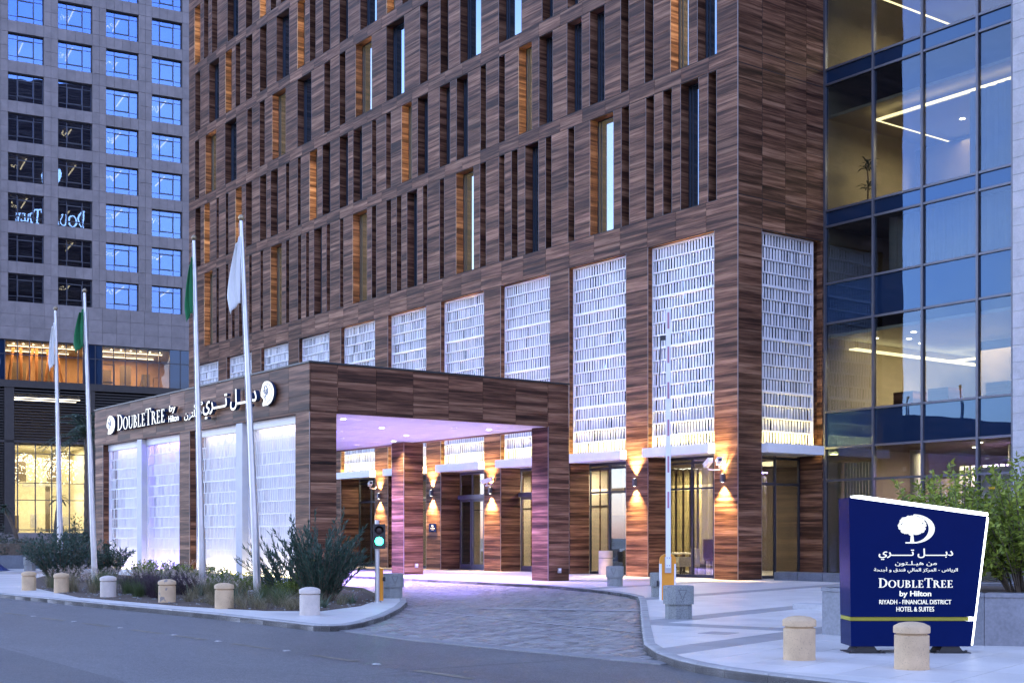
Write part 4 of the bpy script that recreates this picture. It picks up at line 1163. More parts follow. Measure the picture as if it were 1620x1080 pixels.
# ================================================================== LETTERING
AR = {'د': 'ﺩﺪ', 'ب': 'ﺏﺐﺑﺒ', 'ل': 'ﻝﻞﻟﻠ', 'ت': 'ﺕﺖﺗﺘ', 'ر': 'ﺭﺮ', 'ي': 'ﻱﻲﻳﻴ', 'م': 'ﻡﻢﻣﻤ', 'ن': 'ﻥﻦﻧﻨ', 'ه': 'ﻩﻪﻫﻬ', 'و': 'ﻭﻮ', 'ا': 'ﺍﺎ', 'ض': 'ﺽﺾﺿﻀ',
      'ك': 'ﻙﻚﻛﻜ', 'ز': 'ﺯﺰ', 'ف': 'ﻑﻒﻓﻔ', 'ق': 'ﻕﻖﻗﻘ', 'أ': 'ﺃﺄ', 'ج': 'ﺝﺞﺟﺠ', 'ح': 'ﺡﺢﺣﺤ', 'ة': 'ﺓﺔ', 'ـ': 'ــــ'}


def arabic(s):
    out = []
    for i, c in enumerate(s):
        if c not in AR: out.append(c); continue
        p = i > 0 and s[i - 1] in AR and len(AR[s[i - 1]]) == 4
        n = i + 1 < len(s) and s[i + 1] in AR and len(AR[c]) == 4
        out.append(AR[c][(1 if p else 0) + (2 if n else 0)])
    return ''.join(reversed(out))


def text_geo(s, depth=.1, bold=0.0):
    c = bpy.data.curves.new('text', 'FONT')
    c.body = s; c.extrude = depth; c.offset = bold; c.resolution_u = 4
    o = bpy.data.objects.new('text', c); COL.objects.link(o)
    dg = bpy.context.evaluated_depsgraph_get()
    me = bpy.data.meshes.new_from_object(o.evaluated_get(dg))
    v = [tuple(p.co) for p in me.vertices]; f = [tuple(p.vertices) for p in me.polygons]
    bpy.data.objects.remove(o); bpy.data.meshes.remove(me)
    return v, f


def rect(x0, y0, x1, y1): return [[(x0, y0), (x1, y0), (x1, y1), (x0, y1)]]


def ring(cx, cy, ro, so, ri, si, a0, a1, n=14):
    out = []
    for i in range(n):
        t0, t1 = math.radians(a0 + (a1 - a0) * i / n), math.radians(a0 + (a1 - a0) * (i + 1) / n)
        out.append([(cx + ri * math.cos(t0), cy + si * math.sin(t0)), (cx + ro * math.cos(t0), cy + so * math.sin(t0)),
                    (cx + ro * math.cos(t1), cy + so * math.sin(t1)), (cx + ri * math.cos(t1), cy + si * math.sin(t1))])
    return out


STEM = rect(.10, 0, .25, 1) + rect(.02, 0, .10, .05) + rect(.25, 0, .32, .05) + rect(.02, .95, .10, 1) + rect(.25, .95, .32, 1)
GL = {
    'D': (STEM + ring(.25, .5, .56, .50, .40, .445, -90, 90), .84),
    'O': (ring(.45, .5, .44, .52, .28, .46, 0, 360, 24), .90),
    'U': (rect(.10, .33, .25, 1) + rect(.02, .95, .10, 1) + rect(.25, .95, .33, 1) + rect(.68, .33, .75, 1) + rect(.60, .95, .68, 1) + rect(.75, .95, .83, 1) + ring(.425, .34, .325, .36, .20, .29, 180, 360), .84),
    'B': (STEM + ring(.25, .755, .31, .245, .18, .195, -90, 90) + ring(.25, .265, .39, .265, .25, .21, -90, 90), .70),
    'L': (STEM + rect(.25, 0, .60, .055) + rect(.53, .055, .60, .24), .64),
    'E': (STEM + rect(.25, .945, .56, 1) + rect(.25, .475, .46, .53) + rect(.25, 0, .60, .055) + rect(.53, .055, .60, .22) + rect(.50, .80, .56, .945) + rect(.42, .40, .46, .60), .66),
    'T': (rect(.30, 0, .45, 1) + rect(.22, 0, .30, .05) + rect(.45, 0, .53, .05) + rect(.02, .94, .30, 1) + rect(.45, .94, .73, 1) + rect(.02, .76, .07, .94) + rect(.68, .76, .73, .94), .74),
    'R': (STEM + ring(.25, .745, .33, .255, .19, .20, -90, 90) + [[(.33, .5), (.49, .52), (.80, .0), (.62, 0)]] + rect(.80, 0, .86, .05), .80),
}


def poly_geo(polys, depth=.1):
    m = MB()
    for i, p in enumerate(polys):
        q = [(x, y) for x, y in p]
        m.prism(q, -depth, depth + (i % 5) * 1e-4)
    return m.v, m.f


def serif_word(big='DT'):
    """the ten-letter word in small capitals, one geometry per letter"""
    x = 0; out = []
    for i, ch in enumerate('DOUBLETREE'):
        s = 1.0 if i in (0, 6) else .78
        polys, adv = GL[ch]
        sx = s * (1.0 if i in (0, 6) else 1.05)
        dy = 0
        out.append(([[(x + px * sx, dy + py * s) for px, py in p] for p in polys]))
        x += adv * sx + .05
    return out


def emblem_polys(seed, dense=True):
    """D with a round tree over its stem"""
    r = random.Random(seed)
    tree = []
    def disc(cx, cy, rad, n=8): tree.append([(cx + rad * math.cos(2 * PI * i / n + .3), cy + rad * math.sin(2 * PI * i / n + .3)) for i in range(n)])
    for (cx, cy, rad) in ((.36, .66, .20), (.22, .60, .15), (.50, .60, .16), (.36, .80, .16), (.20, .47, .13), (.34, .45, .15), (.52, .46, .14), (.24, .74, .13), (.50, .76, .13), (.12, .54, .11), (.60, .55, .10), (.62, .44, .08)):
        disc(cx, cy, rad, 14)
    for i in range(120):
        a = r.uniform(0, 2 * PI); b = math.sqrt(r.random()) * .06 + .26
        disc(.36 + math.cos(a) * b * 1.12, .62 + math.sin(a) * b * 1.0, r.uniform(.022, .05), 6)
    tree.append([(.31, .05), (.41, .05), (.385, .40), (.335, .40)])
    tree.append([(.22, .0), (.50, .0), (.42, .06), (.31, .06)])
    d = ring(.40, .50, .58, .50, .42, .455, -90, 90, 22)
    d += rect(.18, 0, .40, .045) + rect(.40, .955, .42, 1.0)
    return d, tree


def bounds(geos):
    xs = [v[0] for g in geos for v in g[0]]; ys = [v[1] for g in geos for v in g[0]]
    return min(xs), max(xs), min(ys), max(ys)


def put(root, name, geos, box, axes, org, mats, depth, face_dir):
    """fit a list of geometries into box=(a0,a1,z0,z1); axes(a, z, d) gives the frame point"""
    x0, x1, y0, y1 = bounds(geos)
    a0, a1, z0, z1 = box
    for v, f in geos:
        dm = max(abs(p[2]) for p in v) or 1
        m = MB()
        pts = [axes(a0 + (p[0] - x0) / (x1 - x0) * (a1 - a0), z0 + (p[1] - y0) / (y1 - y0) * (z1 - z0), (p[2] / dm * .5 + .5) * depth) for p in v]
        m.add(pts, f)
        ob = m.build(name, mats, root)
        if len(mats) > 1:
            fd = Vector(face_dir)
            for p in ob.data.polygons:
                p.material_index = 0 if p.normal.dot(fd) > .7 or p.normal.dot(fd) < -.7 and False else 1
            bm = bmesh.new(); bm.from_mesh(ob.data); bmesh.ops.recalc_face_normals(bm, faces=bm.faces); bm.to_mesh(ob.data); bm.free()
            for p in ob.data.polygons: p.material_index = 0 if p.normal.dot(fd) > .7 else 1
    return


# lit letters on the canopy
CF = -13.78
def can_axes(a, z, d): return (CF - .02 - d, -a, z)
lat = thing('lit_sign', 'white lit serif lettering with round tree emblem on the canopy fascia', 'sign', FR, (CF, 15, 5.2))
LM = [M['letter'], M['navy_side']]
words_ = serif_word()
put(lat, 'letter', [poly_geo(p) for p in words_], (-17.39, -12.90, 5.22, 5.80), can_axes, None, LM, .13, (-1, 0, 0))
put(lat, 'small_word', [text_geo('by', bold=.02)], (-12.57, -12.02, 5.48, 5.75), can_axes, None, LM, .10, (-1, 0, 0))
put(lat, 'small_word', [text_geo('Hilton', bold=.02)], (-12.63, -11.75, 5.20, 5.42), can_axes, None, LM, .10, (-1, 0, 0))
dpoly, tpoly = emblem_polys(3)


def plate(n=40):
    return [(0.40 + .62 * math.cos(t), .5 + .56 * math.sin(t)) for t in [(-PI / 2) + PI * i / n for i in range(n + 1)]] + [(.28, 1.06), (.12, .98), (.02, .78), (-.06, .60), (-.05, .42), (.10, .30), (.18, .22), (.10, .08), (.10, -.06)]
def emblem(root, box, axes, fd):
    put(root, 'emblem_plate', [poly_geo([plate()])], box, axes, None, LM, .08, fd)
    a0, a1, z0, z1 = box
    ax2 = lambda a, z, d: axes(a, z, d + .081)
    put(root, 'emblem_line', [poly_geo(ring(.40, .50, .50, .44, .46, .40, -90, 90, 18))], (a0 + (a1 - a0) * .44, a1 - (a1 - a0) * .12, z0 + (z1 - z0) * .10, z1 - (z1 - z0) * .10), ax2, None, [M['navy_side']], .006, fd)
    r = random.Random(5); lf = []
    for i in range(46):
        a = r.uniform(0, 2 * PI); q = math.sqrt(r.random())
        x, y = .40 * q * math.cos(a), .42 * q * math.sin(a); s = r.uniform(.05, .10)
        lf.append([(x - s, y), (x, y - s), (x + s, y), (x, y + s)])
    lf.append([(-.04, -.62), (.06, -.62), (.02, -.3), (-.01, -.3)])
    put(root, 'emblem_tree', [poly_geo(lf)], (a0 + (a1 - a0) * .14, a0 + (a1 - a0) * .60, z0 + (z1 - z0) * .20, z0 + (z1 - z0) * .86), ax2, None, [M['navy_side']], .008, fd)
emblem(lat, (-18.65, -17.79, 5.16, 5.84), can_axes, (-1, 0, 0))
ara = thing('lit_sign', 'white lit Arabic lettering with round tree emblem on the canopy fascia', 'sign', FR, (CF, 8, 5.2))
put(ara, 'large_word', [text_geo(arabic('دبــــل تــــري'), bold=.012)], (-9.72, -5.85, 5.08, 5.83), can_axes, None, LM, .13, (-1, 0, 0))
put(ara, 'small_word', [text_geo(arabic('هيـلتون'), bold=.012)], (-11.34, -9.85, 5.16, 5.47), can_axes, None, LM, .08, (-1, 0, 0))
put(ara, 'small_word', [text_geo(arabic('من'), bold=.012)], (-10.55, -9.85, 5.50, 5.72), can_axes, None, LM, .08, (-1, 0, 0))
emblem(ara, (-5.67, -4.82, 5.18, 5.88), can_axes, (-1, 0, 0))

ews = thing('lit_sign', 'white lit emblem and word on the far end wall, mirrored in tower windows', 'sign', FR, (7, VEND + .02, 38))
end_axes = lambda a, z, d: (-a, VEND + .03 + d, z)
put(ews, 'letter', [poly_geo(p) for p in words_], (-9.8, -1.9, 38.9, 40.5), end_axes, None, [M['letter_high']], .15, (0, 1, 0))
put(ews, 'emblem', [poly_geo(emblem_polys(6)[0] + emblem_polys(6)[1])], (-7.2, -4.6, 42.4, 46.0), end_axes, None, [M['letter_high']], .15, (0, 1, 0))

# ================================================================== MONOLITH SIGN
mon = thing('monolith_sign', 'navy slanted monolith hotel sign with glowing white top edge and yellow band', 'sign', ID, (4.75, 15.75, 0), rz=0.0)
ORG[mon.name] = Vector((0, 0, 0))
def slab(pts, y0, y1):
    n = len(pts)
    return ([(x, y0, z) for x, z in pts] + [(x, y1, z) for x, z in pts], [tuple(range(n)), tuple(reversed(range(n, 2 * n)))] + [(i, n + i, n + (i + 1) % n, (i + 1) % n) for i in range(n)])
def lerp(a, b_, t): return a + (b_ - a) * t
xr = lambda z: lerp(.745, .945, (z - .085) / 1.605)
xl = lambda z: lerp(-.69, -.715, (z - .085) / 1.79)
DP = .50
MB().add(*slab([(xl(.085), .085), (xr(.085), .085), (xr(.385), .385), (xl(.385), .385)], 0, DP)).build('base_panel', M['navy'], mon)
MB().add(*slab([(xl(.39), .39), (xr(.39) - .06, .39), (xr(.44) - .06, .435), (xl(.435), .435)], .02, DP - .02)).build('yellow_band', M['yellow'], mon)
MB().add(*slab([(xl(.44), .44), (xr(.44), .44), (.935, 1.64), (-.715, 1.865)], 0, DP)).build('main_panel', M['navy'], mon)
MB().add(*slab([(-.58, 1.848), (.93, 1.642), (.955, 1.655), (.945, 1.685), (-.60, 1.895)], -.004, DP * .8)).build('top_light', M['led_white'], mon)
MB().add(*slab([(xr(.085) + .002, .10), (xr(.085) + .022, .10), (.957, 1.62), (.94, 1.64)], -.004, .03)).build('edge_light', M['led_white'], mon)
MB().add(*slab([(xr(.39) - .055, .392), (xr(.39) + .0, .392), (xr(.43) + .0, .433), (xr(.43) - .055, .433)], .004, .2)).build('band_light', M['led_white'], mon)
def mon_axes(a, z, d): return (a, -.002 - d, z)
WM = [M['sign_text']]
PXX = lambda p: (p - 810) * .007568 - 4.75
PZ = lambda p: 1.4 + (848 - p) * .007568
def mput(name, geos, x0, x1, y0, y1): put(mon, name, geos, (PXX(x0), PXX(x1), PZ(y1), PZ(y0)), mon_axes, None, WM, .008, (0, -1, 0))
dp, tp = emblem_polys(8)
mput('emblem', [poly_geo(dp + tp)], 1420, 1478.5, 813, 859)
mput('large_word', [text_geo(arabic('دبــــــل تــــــري'), bold=.012)], 1390, 1507.5, 867, 885)
mput('text_line', [text_geo(arabic('من هيـلـتون'), bold=.0)], 1416, 1481.7, 886.7, 895)
mput('text_line', [text_geo(arabic('الرياض - المركز المالي فندق و أجنحة'), bold=.0)], 1382.5, 1515, 896.5, 906)
mput('letter', [poly_geo(p) for p in words_], 1390, 1506.7, 914, 929)
mput('text_line', [text_geo('by Hilton', bold=.018)], 1423, 1473, 934, 945)
mput('text_line', [text_geo('RIYADH - FINANCIAL DISTRICT', bold=.0)], 1391, 1504.7, 948, 955)
mput('text_line', [text_geo('HOTEL & SUITES', bold=.0)], 1418, 1477.5, 959, 966.5)
for x in (-.50, .52):
    MB().box(x - .22, x + .22, -.02, .42, 0.0, .012).build('base_plate', M['black'], mon)
    ft = MB().add(*slab([(x - .15, .012), (x + .15, .012), (x + .10, .083), (x - .10, .083)], .04, .36))
    for q in (-.17, .17): ft.box(x + q - .012, x + q + .012, .0, .024, .012, .04)
    ft.build('foot', M['black'], mon)

# small navy plaque on the pier
pl = thing('wall_plaque', 'small navy plaque with white emblem on the pillar beside the entrance doors', 'plaque', FR, (-.004, 17.86, 1.78))
ORG[pl.name] = Vector((0, 0, 0))
MB().box(-.02, 0, -.27, .27, -.19, .17).build('panel', M['navy'], pl)
pax = lambda a, z, d: (-.021 - d, -a, z)
put(pl, 'emblem', [poly_geo(dp + tp)], (-.08, .08, 0.0, .12), pax, None, [M['white']], .004, (-1, 0, 0))
for i, (s, w) in enumerate((('DOUBLETREE', .17), ('by Hilton', .10))): put(pl, 'text_line', [text_geo(s, bold=.02)], (-w, w, -.06 - i * .06, -.02 - i * .06), pax, None, [M['white']], .004, (-1, 0, 0))

# ================================================================== STREET FURNITURE
def round_bollard(x, y, label, mat, cap=True, rz=0):
    t = thing('round_bollard', label, 'bollard', ID, (x, y, 0), rz=rz, group='round capped stone bollards along the kerb')
    ORG[t.name] = Vector((0, 0, 0))
    r = .18
    o = MB().lathe([(r + .004, 0), (r + .004, .012), (r, .03), (r, .355), (r - .006, .362)], 32).build('body', mat, t, smooth=True); auto_smooth(o, 35)
    o = MB().lathe([(r - .022, .355), (r - .022, .385)], 32).build('groove', mat, t)
    o = MB().lathe([(r + .004, .380), (r + .010, .386), (r + .010, .445), (r + .002, .458), (r * .72, .484), (r * .35, .497), (.02, .50)], 32).build('cap', mat, t, smooth=True); auto_smooth(o, 35)
    return t
for x, y, lab, m in ((4.23, 13.92, 'cream stone bollard standing in front of the navy monolith sign', 'bollard'), (3.27, 14.97, 'cream stone bollard between the pale plaza kerb and the monolith sign', 'bollard'),
                     (-3.61, 23.48, 'pale speckled stone bollard before the big oleander at the tip of the island', 'bollard_grey'), (-5.6, 25.6, 'cream stone bollard by the kerb in front of the second flagpole from the driveway', 'bollard'),
                     (-7.29, 27.8, 'cream stone bollard with a dark grey stain at its foot', 'bollard_stain'), (-9.27, 30.2, 'pinkish white stone bollard beside the wispy green grass', 'bollard_grey'),
                     (-11.2, 32.7, 'tan stone bollard before the flagpole of the white blurred flag', 'bollard'), (-12.56, 34.2, 'tan stone bollard at the far end of the island kerb', 'bollard')):
    round_bollard(x, y, lab, M[m], rz=RND.uniform(0, 6))


def block_bollard(x, y, label, rz=0):
    t = thing('block_bollard', label, 'bollard', ID, (x, y, 0), rz=rz, group='grey stepped concrete blocks')
    ORG[t.name] = Vector((0, 0, 0))
    def octo(w, c): return [(-w + c, -w), (w - c, -w), (w, -w + c), (w, w - c), (w - c, w), (-w + c, w), (-w, w - c), (-w, -w + c)]
    MB().prism(octo(.205, .10), 0, .245).build('base', M['concrete'], t)
    MB().prism(octo(.235, .11), .25, .555).prism(octo(.225, .105), .555, .563).prism(octo(.20, .09), .244, .251).build('head', M['concrete'], t)
    for k in range(4):
        a = k * PI / 2
        m = Matrix.Rotation(a, 3, 'Z')
        def P(x_, z_, y_): return m @ Vector((x_, y_, z_))
        vs = [P(-.08, .50, -.237), P(.08, .50, -.237), P(0, .31, -.237), P(-.055, .485, -.2345), P(.055, .485, -.2345), P(0, .35, -.2345)]
        MB().add([tuple(v) for v in vs], [(0, 3, 4, 1), (1, 4, 5, 2), (2, 5, 3, 0)]).build('v_mark', M['concrete_dark'], t)
    return t
block_bollard(2.84, 22.45, 'grey stepped concrete block in front of the orange barrier post', .18)
block_bollard(3.45, 30.5, 'grey stepped concrete block half hidden behind the orange barrier post', .1)
block_bollard(2.90, 37.05, 'grey stepped concrete block on the kerb before the cylindrical bin', -.25)
block_bollard(-2.72, 29.9, 'grey stepped concrete block beside the green traffic light', .35)
block_bollard(-19.5, 53.2, 'pale stepped concrete block by the far planter wall', .2)
bn = thing('litter_bin', 'pale cylindrical stone bin standing before the dark glass entrance', 'bin', ID, (3.41, 47.9, 0))
ORG[bn.name] = Vector((0, 0, 0))
MB().lathe([(.255, 0), (.255, .60), (.245, .605)], 28).build('body', M['bollard_grey'], bn)
MB().lathe([(.235, .60), (.235, .63)], 28).build('groove', M['concrete_dark'], bn)
MB().lathe([(.255, .63), (.255, .86), (.245, .88)], 28).build('cap', M['bollard_grey'], bn)

# barrier gate
bg_ = thing('barrier_gate', 'orange parking barrier with its white boom raised upright', 'barrier', ID, (3.44, 29.1, 0), rz=-.05)
ORG[bg_.name] = Vector((0, 0, 0))
MB().box(-.135, .135, -.16, .16, 0, .80).build('cabinet_front', M['orange'], bg_)
for s in (-1, 1): MB().box(s * .155 - .02, s * .155 + .02, -.15, .17, 0, .80).build('side_panel', M['white'], bg_)
cap = []
for i in range(9):
    a = PI * i / 8
    cap.append((.175 * math.cos(a) if True else 0, .86 + .16 * math.sin(a) ** .8 if math.sin(a) > 0 else .86))
o = MB().add(*slab([(.178, .80)] + [(x, z) for x, z in cap] + [(-.178, .80)], -.165, .165)).build('hood', M['orange'], bg_)
MB().box(-.07, .07, -.20, -.166, .60, .95).build('boom_bracket', M['steel'], bg_)
boom = MB().box(-.052, .052, -.25, -.203, .71, 6.39).build('boom', M['white'], bg_)
for z in (2.02, 2.80, 3.6, 4.42, 5.2, 5.95):
    c = bpy.data.objects.new('red_stripe', MB().box(-.020, .024, -.2545, -.2505, z, z + .36).mesh('red_stripe', M['red_tape'])); COL.objects.link(c); c.parent = boom
for z in (.76, .93):
    for x in (-.025, .025):
        c = bpy.data.objects.new('bolt', MB().lathe([(.011, 0), (.011, .008)], 8).mesh('bolt', M['mullion'])); COL.objects.link(c); c.parent = boom
        c.rotation_euler = (PI / 2, 0, 0); c.location = (x, -.251, z)
MB().box(-.17, -.05, -.245, -.21, 5.70, 5.80).tube([(-.16, -.228, 5.72), (-.18, -.228, 5.2), (-.20, -.228, 4.65)], .014, 6).build('boom_rest', M['black'], bg_)
MB().box(-.24, -.19, -.06, .10, .30, .42).build('sensor', M['black'], bg_)

# traffic light and photocell post
tl = thing('traffic_light', 'low steel signal post showing a green light at the driveway mouth', 'traffic light', ID, (-2.86, 27.9, 0), rz=.12)
ORG[tl.name] = Vector((0, 0, 0))
MB().lathe([(.05, .012), (.05, 1.74), (.045, 1.745)], 20).build('post', M['steel'], tl)
MB().box(-.10, .10, -.10, .10, 0, .012).build('base_plate', M['steel'], tl)
for x in (-.075, .075):
    for y in (-.075, .075): MB().lathe([(.012, .012), (.012, .03)], 8, (x, y, 0)).build('bolt', M['mullion'], tl)
MB().box(-.09, .17, -.16, -.052, 1.14, 1.66).build('housing', M['black'], tl)
for z, m in ((1.53, M['red_off']), (1.30, M['green_lens'])):
    rot = Matrix.Translation((.04, -.16, z)) @ Matrix.Rotation(PI / 2, 4, 'X')
    l = MB().lathe([(.088, 0), (.08, .012), (.05, .022), (.01, .026)], 24).build('lens', m, tl, smooth=True); l.matrix_basis = rot
    vz = MB(); n = 16
    for i in range(n):
        a0, a1 = math.radians(-25 + 230 * i / n), math.radians(-25 + 230 * (i + 1) / n)
        L0 = .14 * max(.25, math.sin(math.radians(180 * (i) / n)) ** .5); L1 = .14 * max(.25, math.sin(math.radians(180 * (i + 1) / n)) ** .5)
        r0 = .10
        vz.add([(.04 + r0 * math.cos(a0), -.16, z + r0 * math.sin(a0)), (.04 + r0 * math.cos(a1), -.16, z + r0 * math.sin(a1)), (.04 + r0 * math.cos(a1), -.16 - L1, z + r0 * math.sin(a1)), (.04 + r0 * math.cos(a0), -.16 - L0, z + r0 * math.sin(a0))], [(0, 1, 2, 3)])
    v_ = vz.build('visor', M['black'], tl)
    sm = v_.modifiers.new('thickness', 'SOLIDIFY'); sm.thickness = .006
ph = thing('sensor_post', 'slim orange sensor post with a black round eye behind the signal', 'post', ID, (-2.86, 28.75, 0))
ORG[ph.name] = Vector((0, 0, 0))
MB().box(-.045, .045, -.05, .05, 0, .70).build('post', M['orange'], ph)
o = MB().lathe([(.05, 0), (.05, .05), (.03, .055)], 16).build('eye', M['black'], ph); o.matrix_basis = Matrix.Translation((.04, -.02, .47)) @ Matrix.Rotation(PI / 2, 4, 'Y')

# flagpoles and flags
def pole(x, y, h, lean, label):
    t = thing('flagpole', label, 'flagpole', ID, (x, y, 0), group='tapered steel flagpoles')
    ORG[t.name] = Vector((0, 0, 0))
    o = MB().tube([(0, 0, .02), (lean * .5, 0, h * .5), (lean, 0, h)], [.092, .066, .038], 20).build('shaft', M['steel'], t, smooth=True); auto_smooth(o)
    MB().lathe([(.16, 0), (.16, .02)], 24).build('base_plate', M['steel'], t)
    o = MB().lathe([(.01, -.07), (.05, -.05), (.07, 0), (.05, .05), (.01, .07)], 16, (lean, 0, h + .07)).build('ball', M['brass'], t, smooth=True)
    MB().tube([(lean * .16 - .10, -.02, h * .16), (lean - .05, -.02, h - .05)], .006, 5).build('halyard', M['stone_white'], t)
    return t
P_ = [(-5.66, 29.3, 8.42, -.37, 'tall steel flagpole with the white flag, standing closest to the driveway'), (-7.66, 32.6, 8.72, -.22, 'tall steel flagpole with the faded green flag before the canopy wall'),
      (-12.53, 39.5, 8.70, -.30, 'tall steel flagpole with the deep green flag by the end of the canopy'), (-14.40, 42.0, 8.60, -.17, 'tall steel flagpole with the pale flag before the lit lobby')]
for p in P_: pole(*p)


def flag(x, y, z, w, h, mat, label, seed, taper=.35, ripple=.05):
    r = random.Random(seed); nx, nz = 14, 22
    vs, fs = [], []
    ph_ = r.uniform(0, 6)
    for k in range(nz + 1):
        t = k / nz
        wid = w * (taper + (1 - taper) * math.sin(min(1, t * 1.1) * PI / 2)) * (1 - .25 * max(0, t - .75) / .25)
        for i in range(nx + 1):
            s = i / nx
            vs.append((x - s * wid - .02, y + ripple * math.sin(s * 11 + ph_ + t * 2.0) * (.4 + .6 * s) - .02, z - t * h - s * s * h * .16 + .02 * math.sin(s * 7 + ph_)))
    for k in range(nz):
        for i in range(nx): fs.append((k * (nx + 1) + i, k * (nx + 1) + i + 1, (k + 1) * (nx + 1) + i + 1, (k + 1) * (nx + 1) + i))
    o = MB().add(vs, fs).build('flag', mat, smooth=True)
    m = o.modifiers.new('thickness', 'SOLIDIFY'); m.thickness = .006
    return tag(o, label, 'flag', 'flags hanging limp from the poles')
flag(-6.01, 29.22, 8.05, .31, 1.5, M['flag_white'], 'white flag hanging limp before the brown facade', 1)
flag(-7.87, 32.52, 8.3, .20, 1.4, M['flag_green'], 'faded green flag hanging limp beside the corner of the tower', 2)
flag(-12.82, 39.42, 8.2, .34, 1.15, M['flag_green'], 'deep green flag hanging in a folded point before the tower glazing', 3, ripple=.09)
flag(-14.56, 41.92, 8.2, .22, 1.35, M['flag_white'], 'narrow white flag hanging limp in front of the lit gym windows', 4)

# cameras
def cctv(u, v, z, rz, tilt, label):
    t = thing('security_camera', label, 'camera', FR, (u, v, z), rz=rz, group='white security cameras on brackets')
    ORG[t.name] = Vector((0, 0, 0))
    m = Matrix.Rotation(tilt, 3, 'Y')
    MB().obox((0, 0, .10), (.46, .15, .13), m).build('housing', M['white'], t)
    MB().obox(m @ Vector((0, 0, .075)) + Vector((0, 0, .10)), (.52, .18, .015), m).build('sunshield', M['white'], t)
    o = MB().obox(m @ Vector((-.232, 0, -.005)) + Vector((0, 0, .10)), (.012, .11, .09), m).build('lens', M['black'], t)
    MB().tube([(0, 0, .03), (0, 0, -.06), (.05, 0, -.10)], .022, 8).build('knuckle', M['steel'], t)
    return t
def bracket(u, v, z, u1): return
c1 = cctv(-.42, 0.92, 3.66, -2.0, -.35, 'white security camera aimed down the street from the corner pillar')
MB().tube([(.05, 0, -.10), (.16, .10, -.12), (.30, .30, -.12)], .02, 8).build('bracket', M['white'], c1)
c2 = cctv(-.42, 0.42, 3.70, .9, .18, 'white security camera on the corner pillar aimed away from its twin')
MB().tube([(.05, 0, -.10), (.22, -.14, -.12), (.34, -.20, -.10)], .02, 8).build('bracket', M['white'], c2)
c3 = cctv(-.50, 22.3, 3.68, 1.2, .2, 'white security camera above the wall lamp behind the green signal')
MB().tube([(.05, 0, -.10), (.25, -.25, -.12), (.32, -.34, .0)], .02, 8).build('bracket', M['white'], c3)
c4 = cctv(-.36, 13.35, 3.52, 2.2, .3, 'small white security camera on the pillar between the doors')
MB().tube([(.05, 0, -.10), (-.08, -.22, -.08), (-.12, -.30, .05)], .02, 8).build('bracket', M['white'], c4)
for u, v, lab in ((-5.0, 2.885, 'small pale socket box low on the front canopy pillar'), (-4.9, 11.435, 'small pale socket box low on the inner canopy pillar')):
    t = thing('socket_box', lab, 'socket', FR, (u, v, .33))
    ORG[t.name] = Vector((0, 0, 0))
    MB().box(-.06, .06, -.04, 0, -.075, .075).build('box', M['steel'], t)
    MB().box(-.05, .05, -.052, -.04, .0, .06).build('lid', M['white'], t)

# ================================================================== PLANTERS
pt = thing('granite_planter', 'pale blue-grey granite planter behind the navy monolith sign', 'planter', ID, (4.43, 18.8, 0))
ORG[pt.name] = Vector((0, 0, 0))
PP = [(0, 0), (1.38, -1.80), (1.62, -1.95), (2.2, -2.05), (4.5, -2.25), (5.2, 1.6), (1.5, 2.0)]
MB().prism([(x * .985 + .03, y * .985 + .02) for x, y in PP], 0, .60).build('core', M['planter_granite'], pt)
for p, q in zip(PP, PP[1:] + PP[:1]):
    d = Vector((q[0] - p[0], q[1] - p[1], 0)); L = d.length; d.normalize(); nn = Vector((d.y, -d.x, 0)) * .03
    n = max(1, round(L / .75))
    for i in range(n):
        a = Vector((*p, 0)) + d * (L * i / n + .004); e = Vector((*p, 0)) + d * (L * (i + 1) / n - .004)
        m = MB(); m.add([a, e, e - nn, a - nn, a + Vector((0, 0, .615)), e + Vector((0, 0, .615)), e - nn + Vector((0, 0, .615)), a - nn + Vector((0, 0, .615))],
              [(0, 3, 2, 1), (4, 5, 6, 7), (0, 1, 5, 4), (1, 2, 6, 5), (2, 3, 7, 6), (3, 0, 4, 7)])
        m.build('granite_slab', M['planter_granite'], pt)
    m = MB(); o2 = nn * .5
    m.add([Vector((*p, .62)) + o2, Vector((*q, .62)) + o2, Vector((*q, .62)) - nn * 8, Vector((*p, .62)) - nn * 8, Vector((*p, .675)) + o2, Vector((*q, .675)) + o2, Vector((*q, .675)) - nn * 8, Vector((*p, .675)) - nn * 8],
          [(0, 3, 2, 1), (4, 5, 6, 7), (0, 1, 5, 4), (1, 2, 6, 5), (2, 3, 7, 6), (3, 0, 4, 7)])
    m.build('coping', M['planter_granite'], pt)
MB().prism([(x * .9 + .3, y * .9) for x, y in PP], .60, .63).build('soil', M['soil'], pt)
pk = thing('paving_step', 'small raised grey paving step beside the granite planter', 'step', ID, (5.8, 25.5, 0), rz=PANG)
ORG[pk.name] = Vector((0, 0, 0))
MB().box(-.3, .3, -.9, .25, 0, .10).build('step', M['stone_white'], pk)
fw = thing('far_planter', 'long dark planter wall under the clipped hedge across the side lane', 'planter', ID, (-30, 57, 0))
ORG[fw.name] = Vector((0, 0, 0))
for i in range(8): MB().box(-6 + i * 2.2, -6 + (i + 1) * 2.2 - .01, 0, 4, 0, .58).build('wall_block', M['granite'], fw)


def leaves(mb, p, d, L, w, fold=.0):
    d = d.normalized(); s = d.cross(Vector((0, 0, 1)))
    if s.length < 1e-3: s = Vector((1, 0, 0))
    s.normalize(); s = (Matrix.Rotation(RND.uniform(-1.2, 1.2), 3, d) @ s) * w * .5
    m = p + d * L * .5
    mb.add([p, m + s, p + d * L, m - s], [(0, 1, 2, 3)])


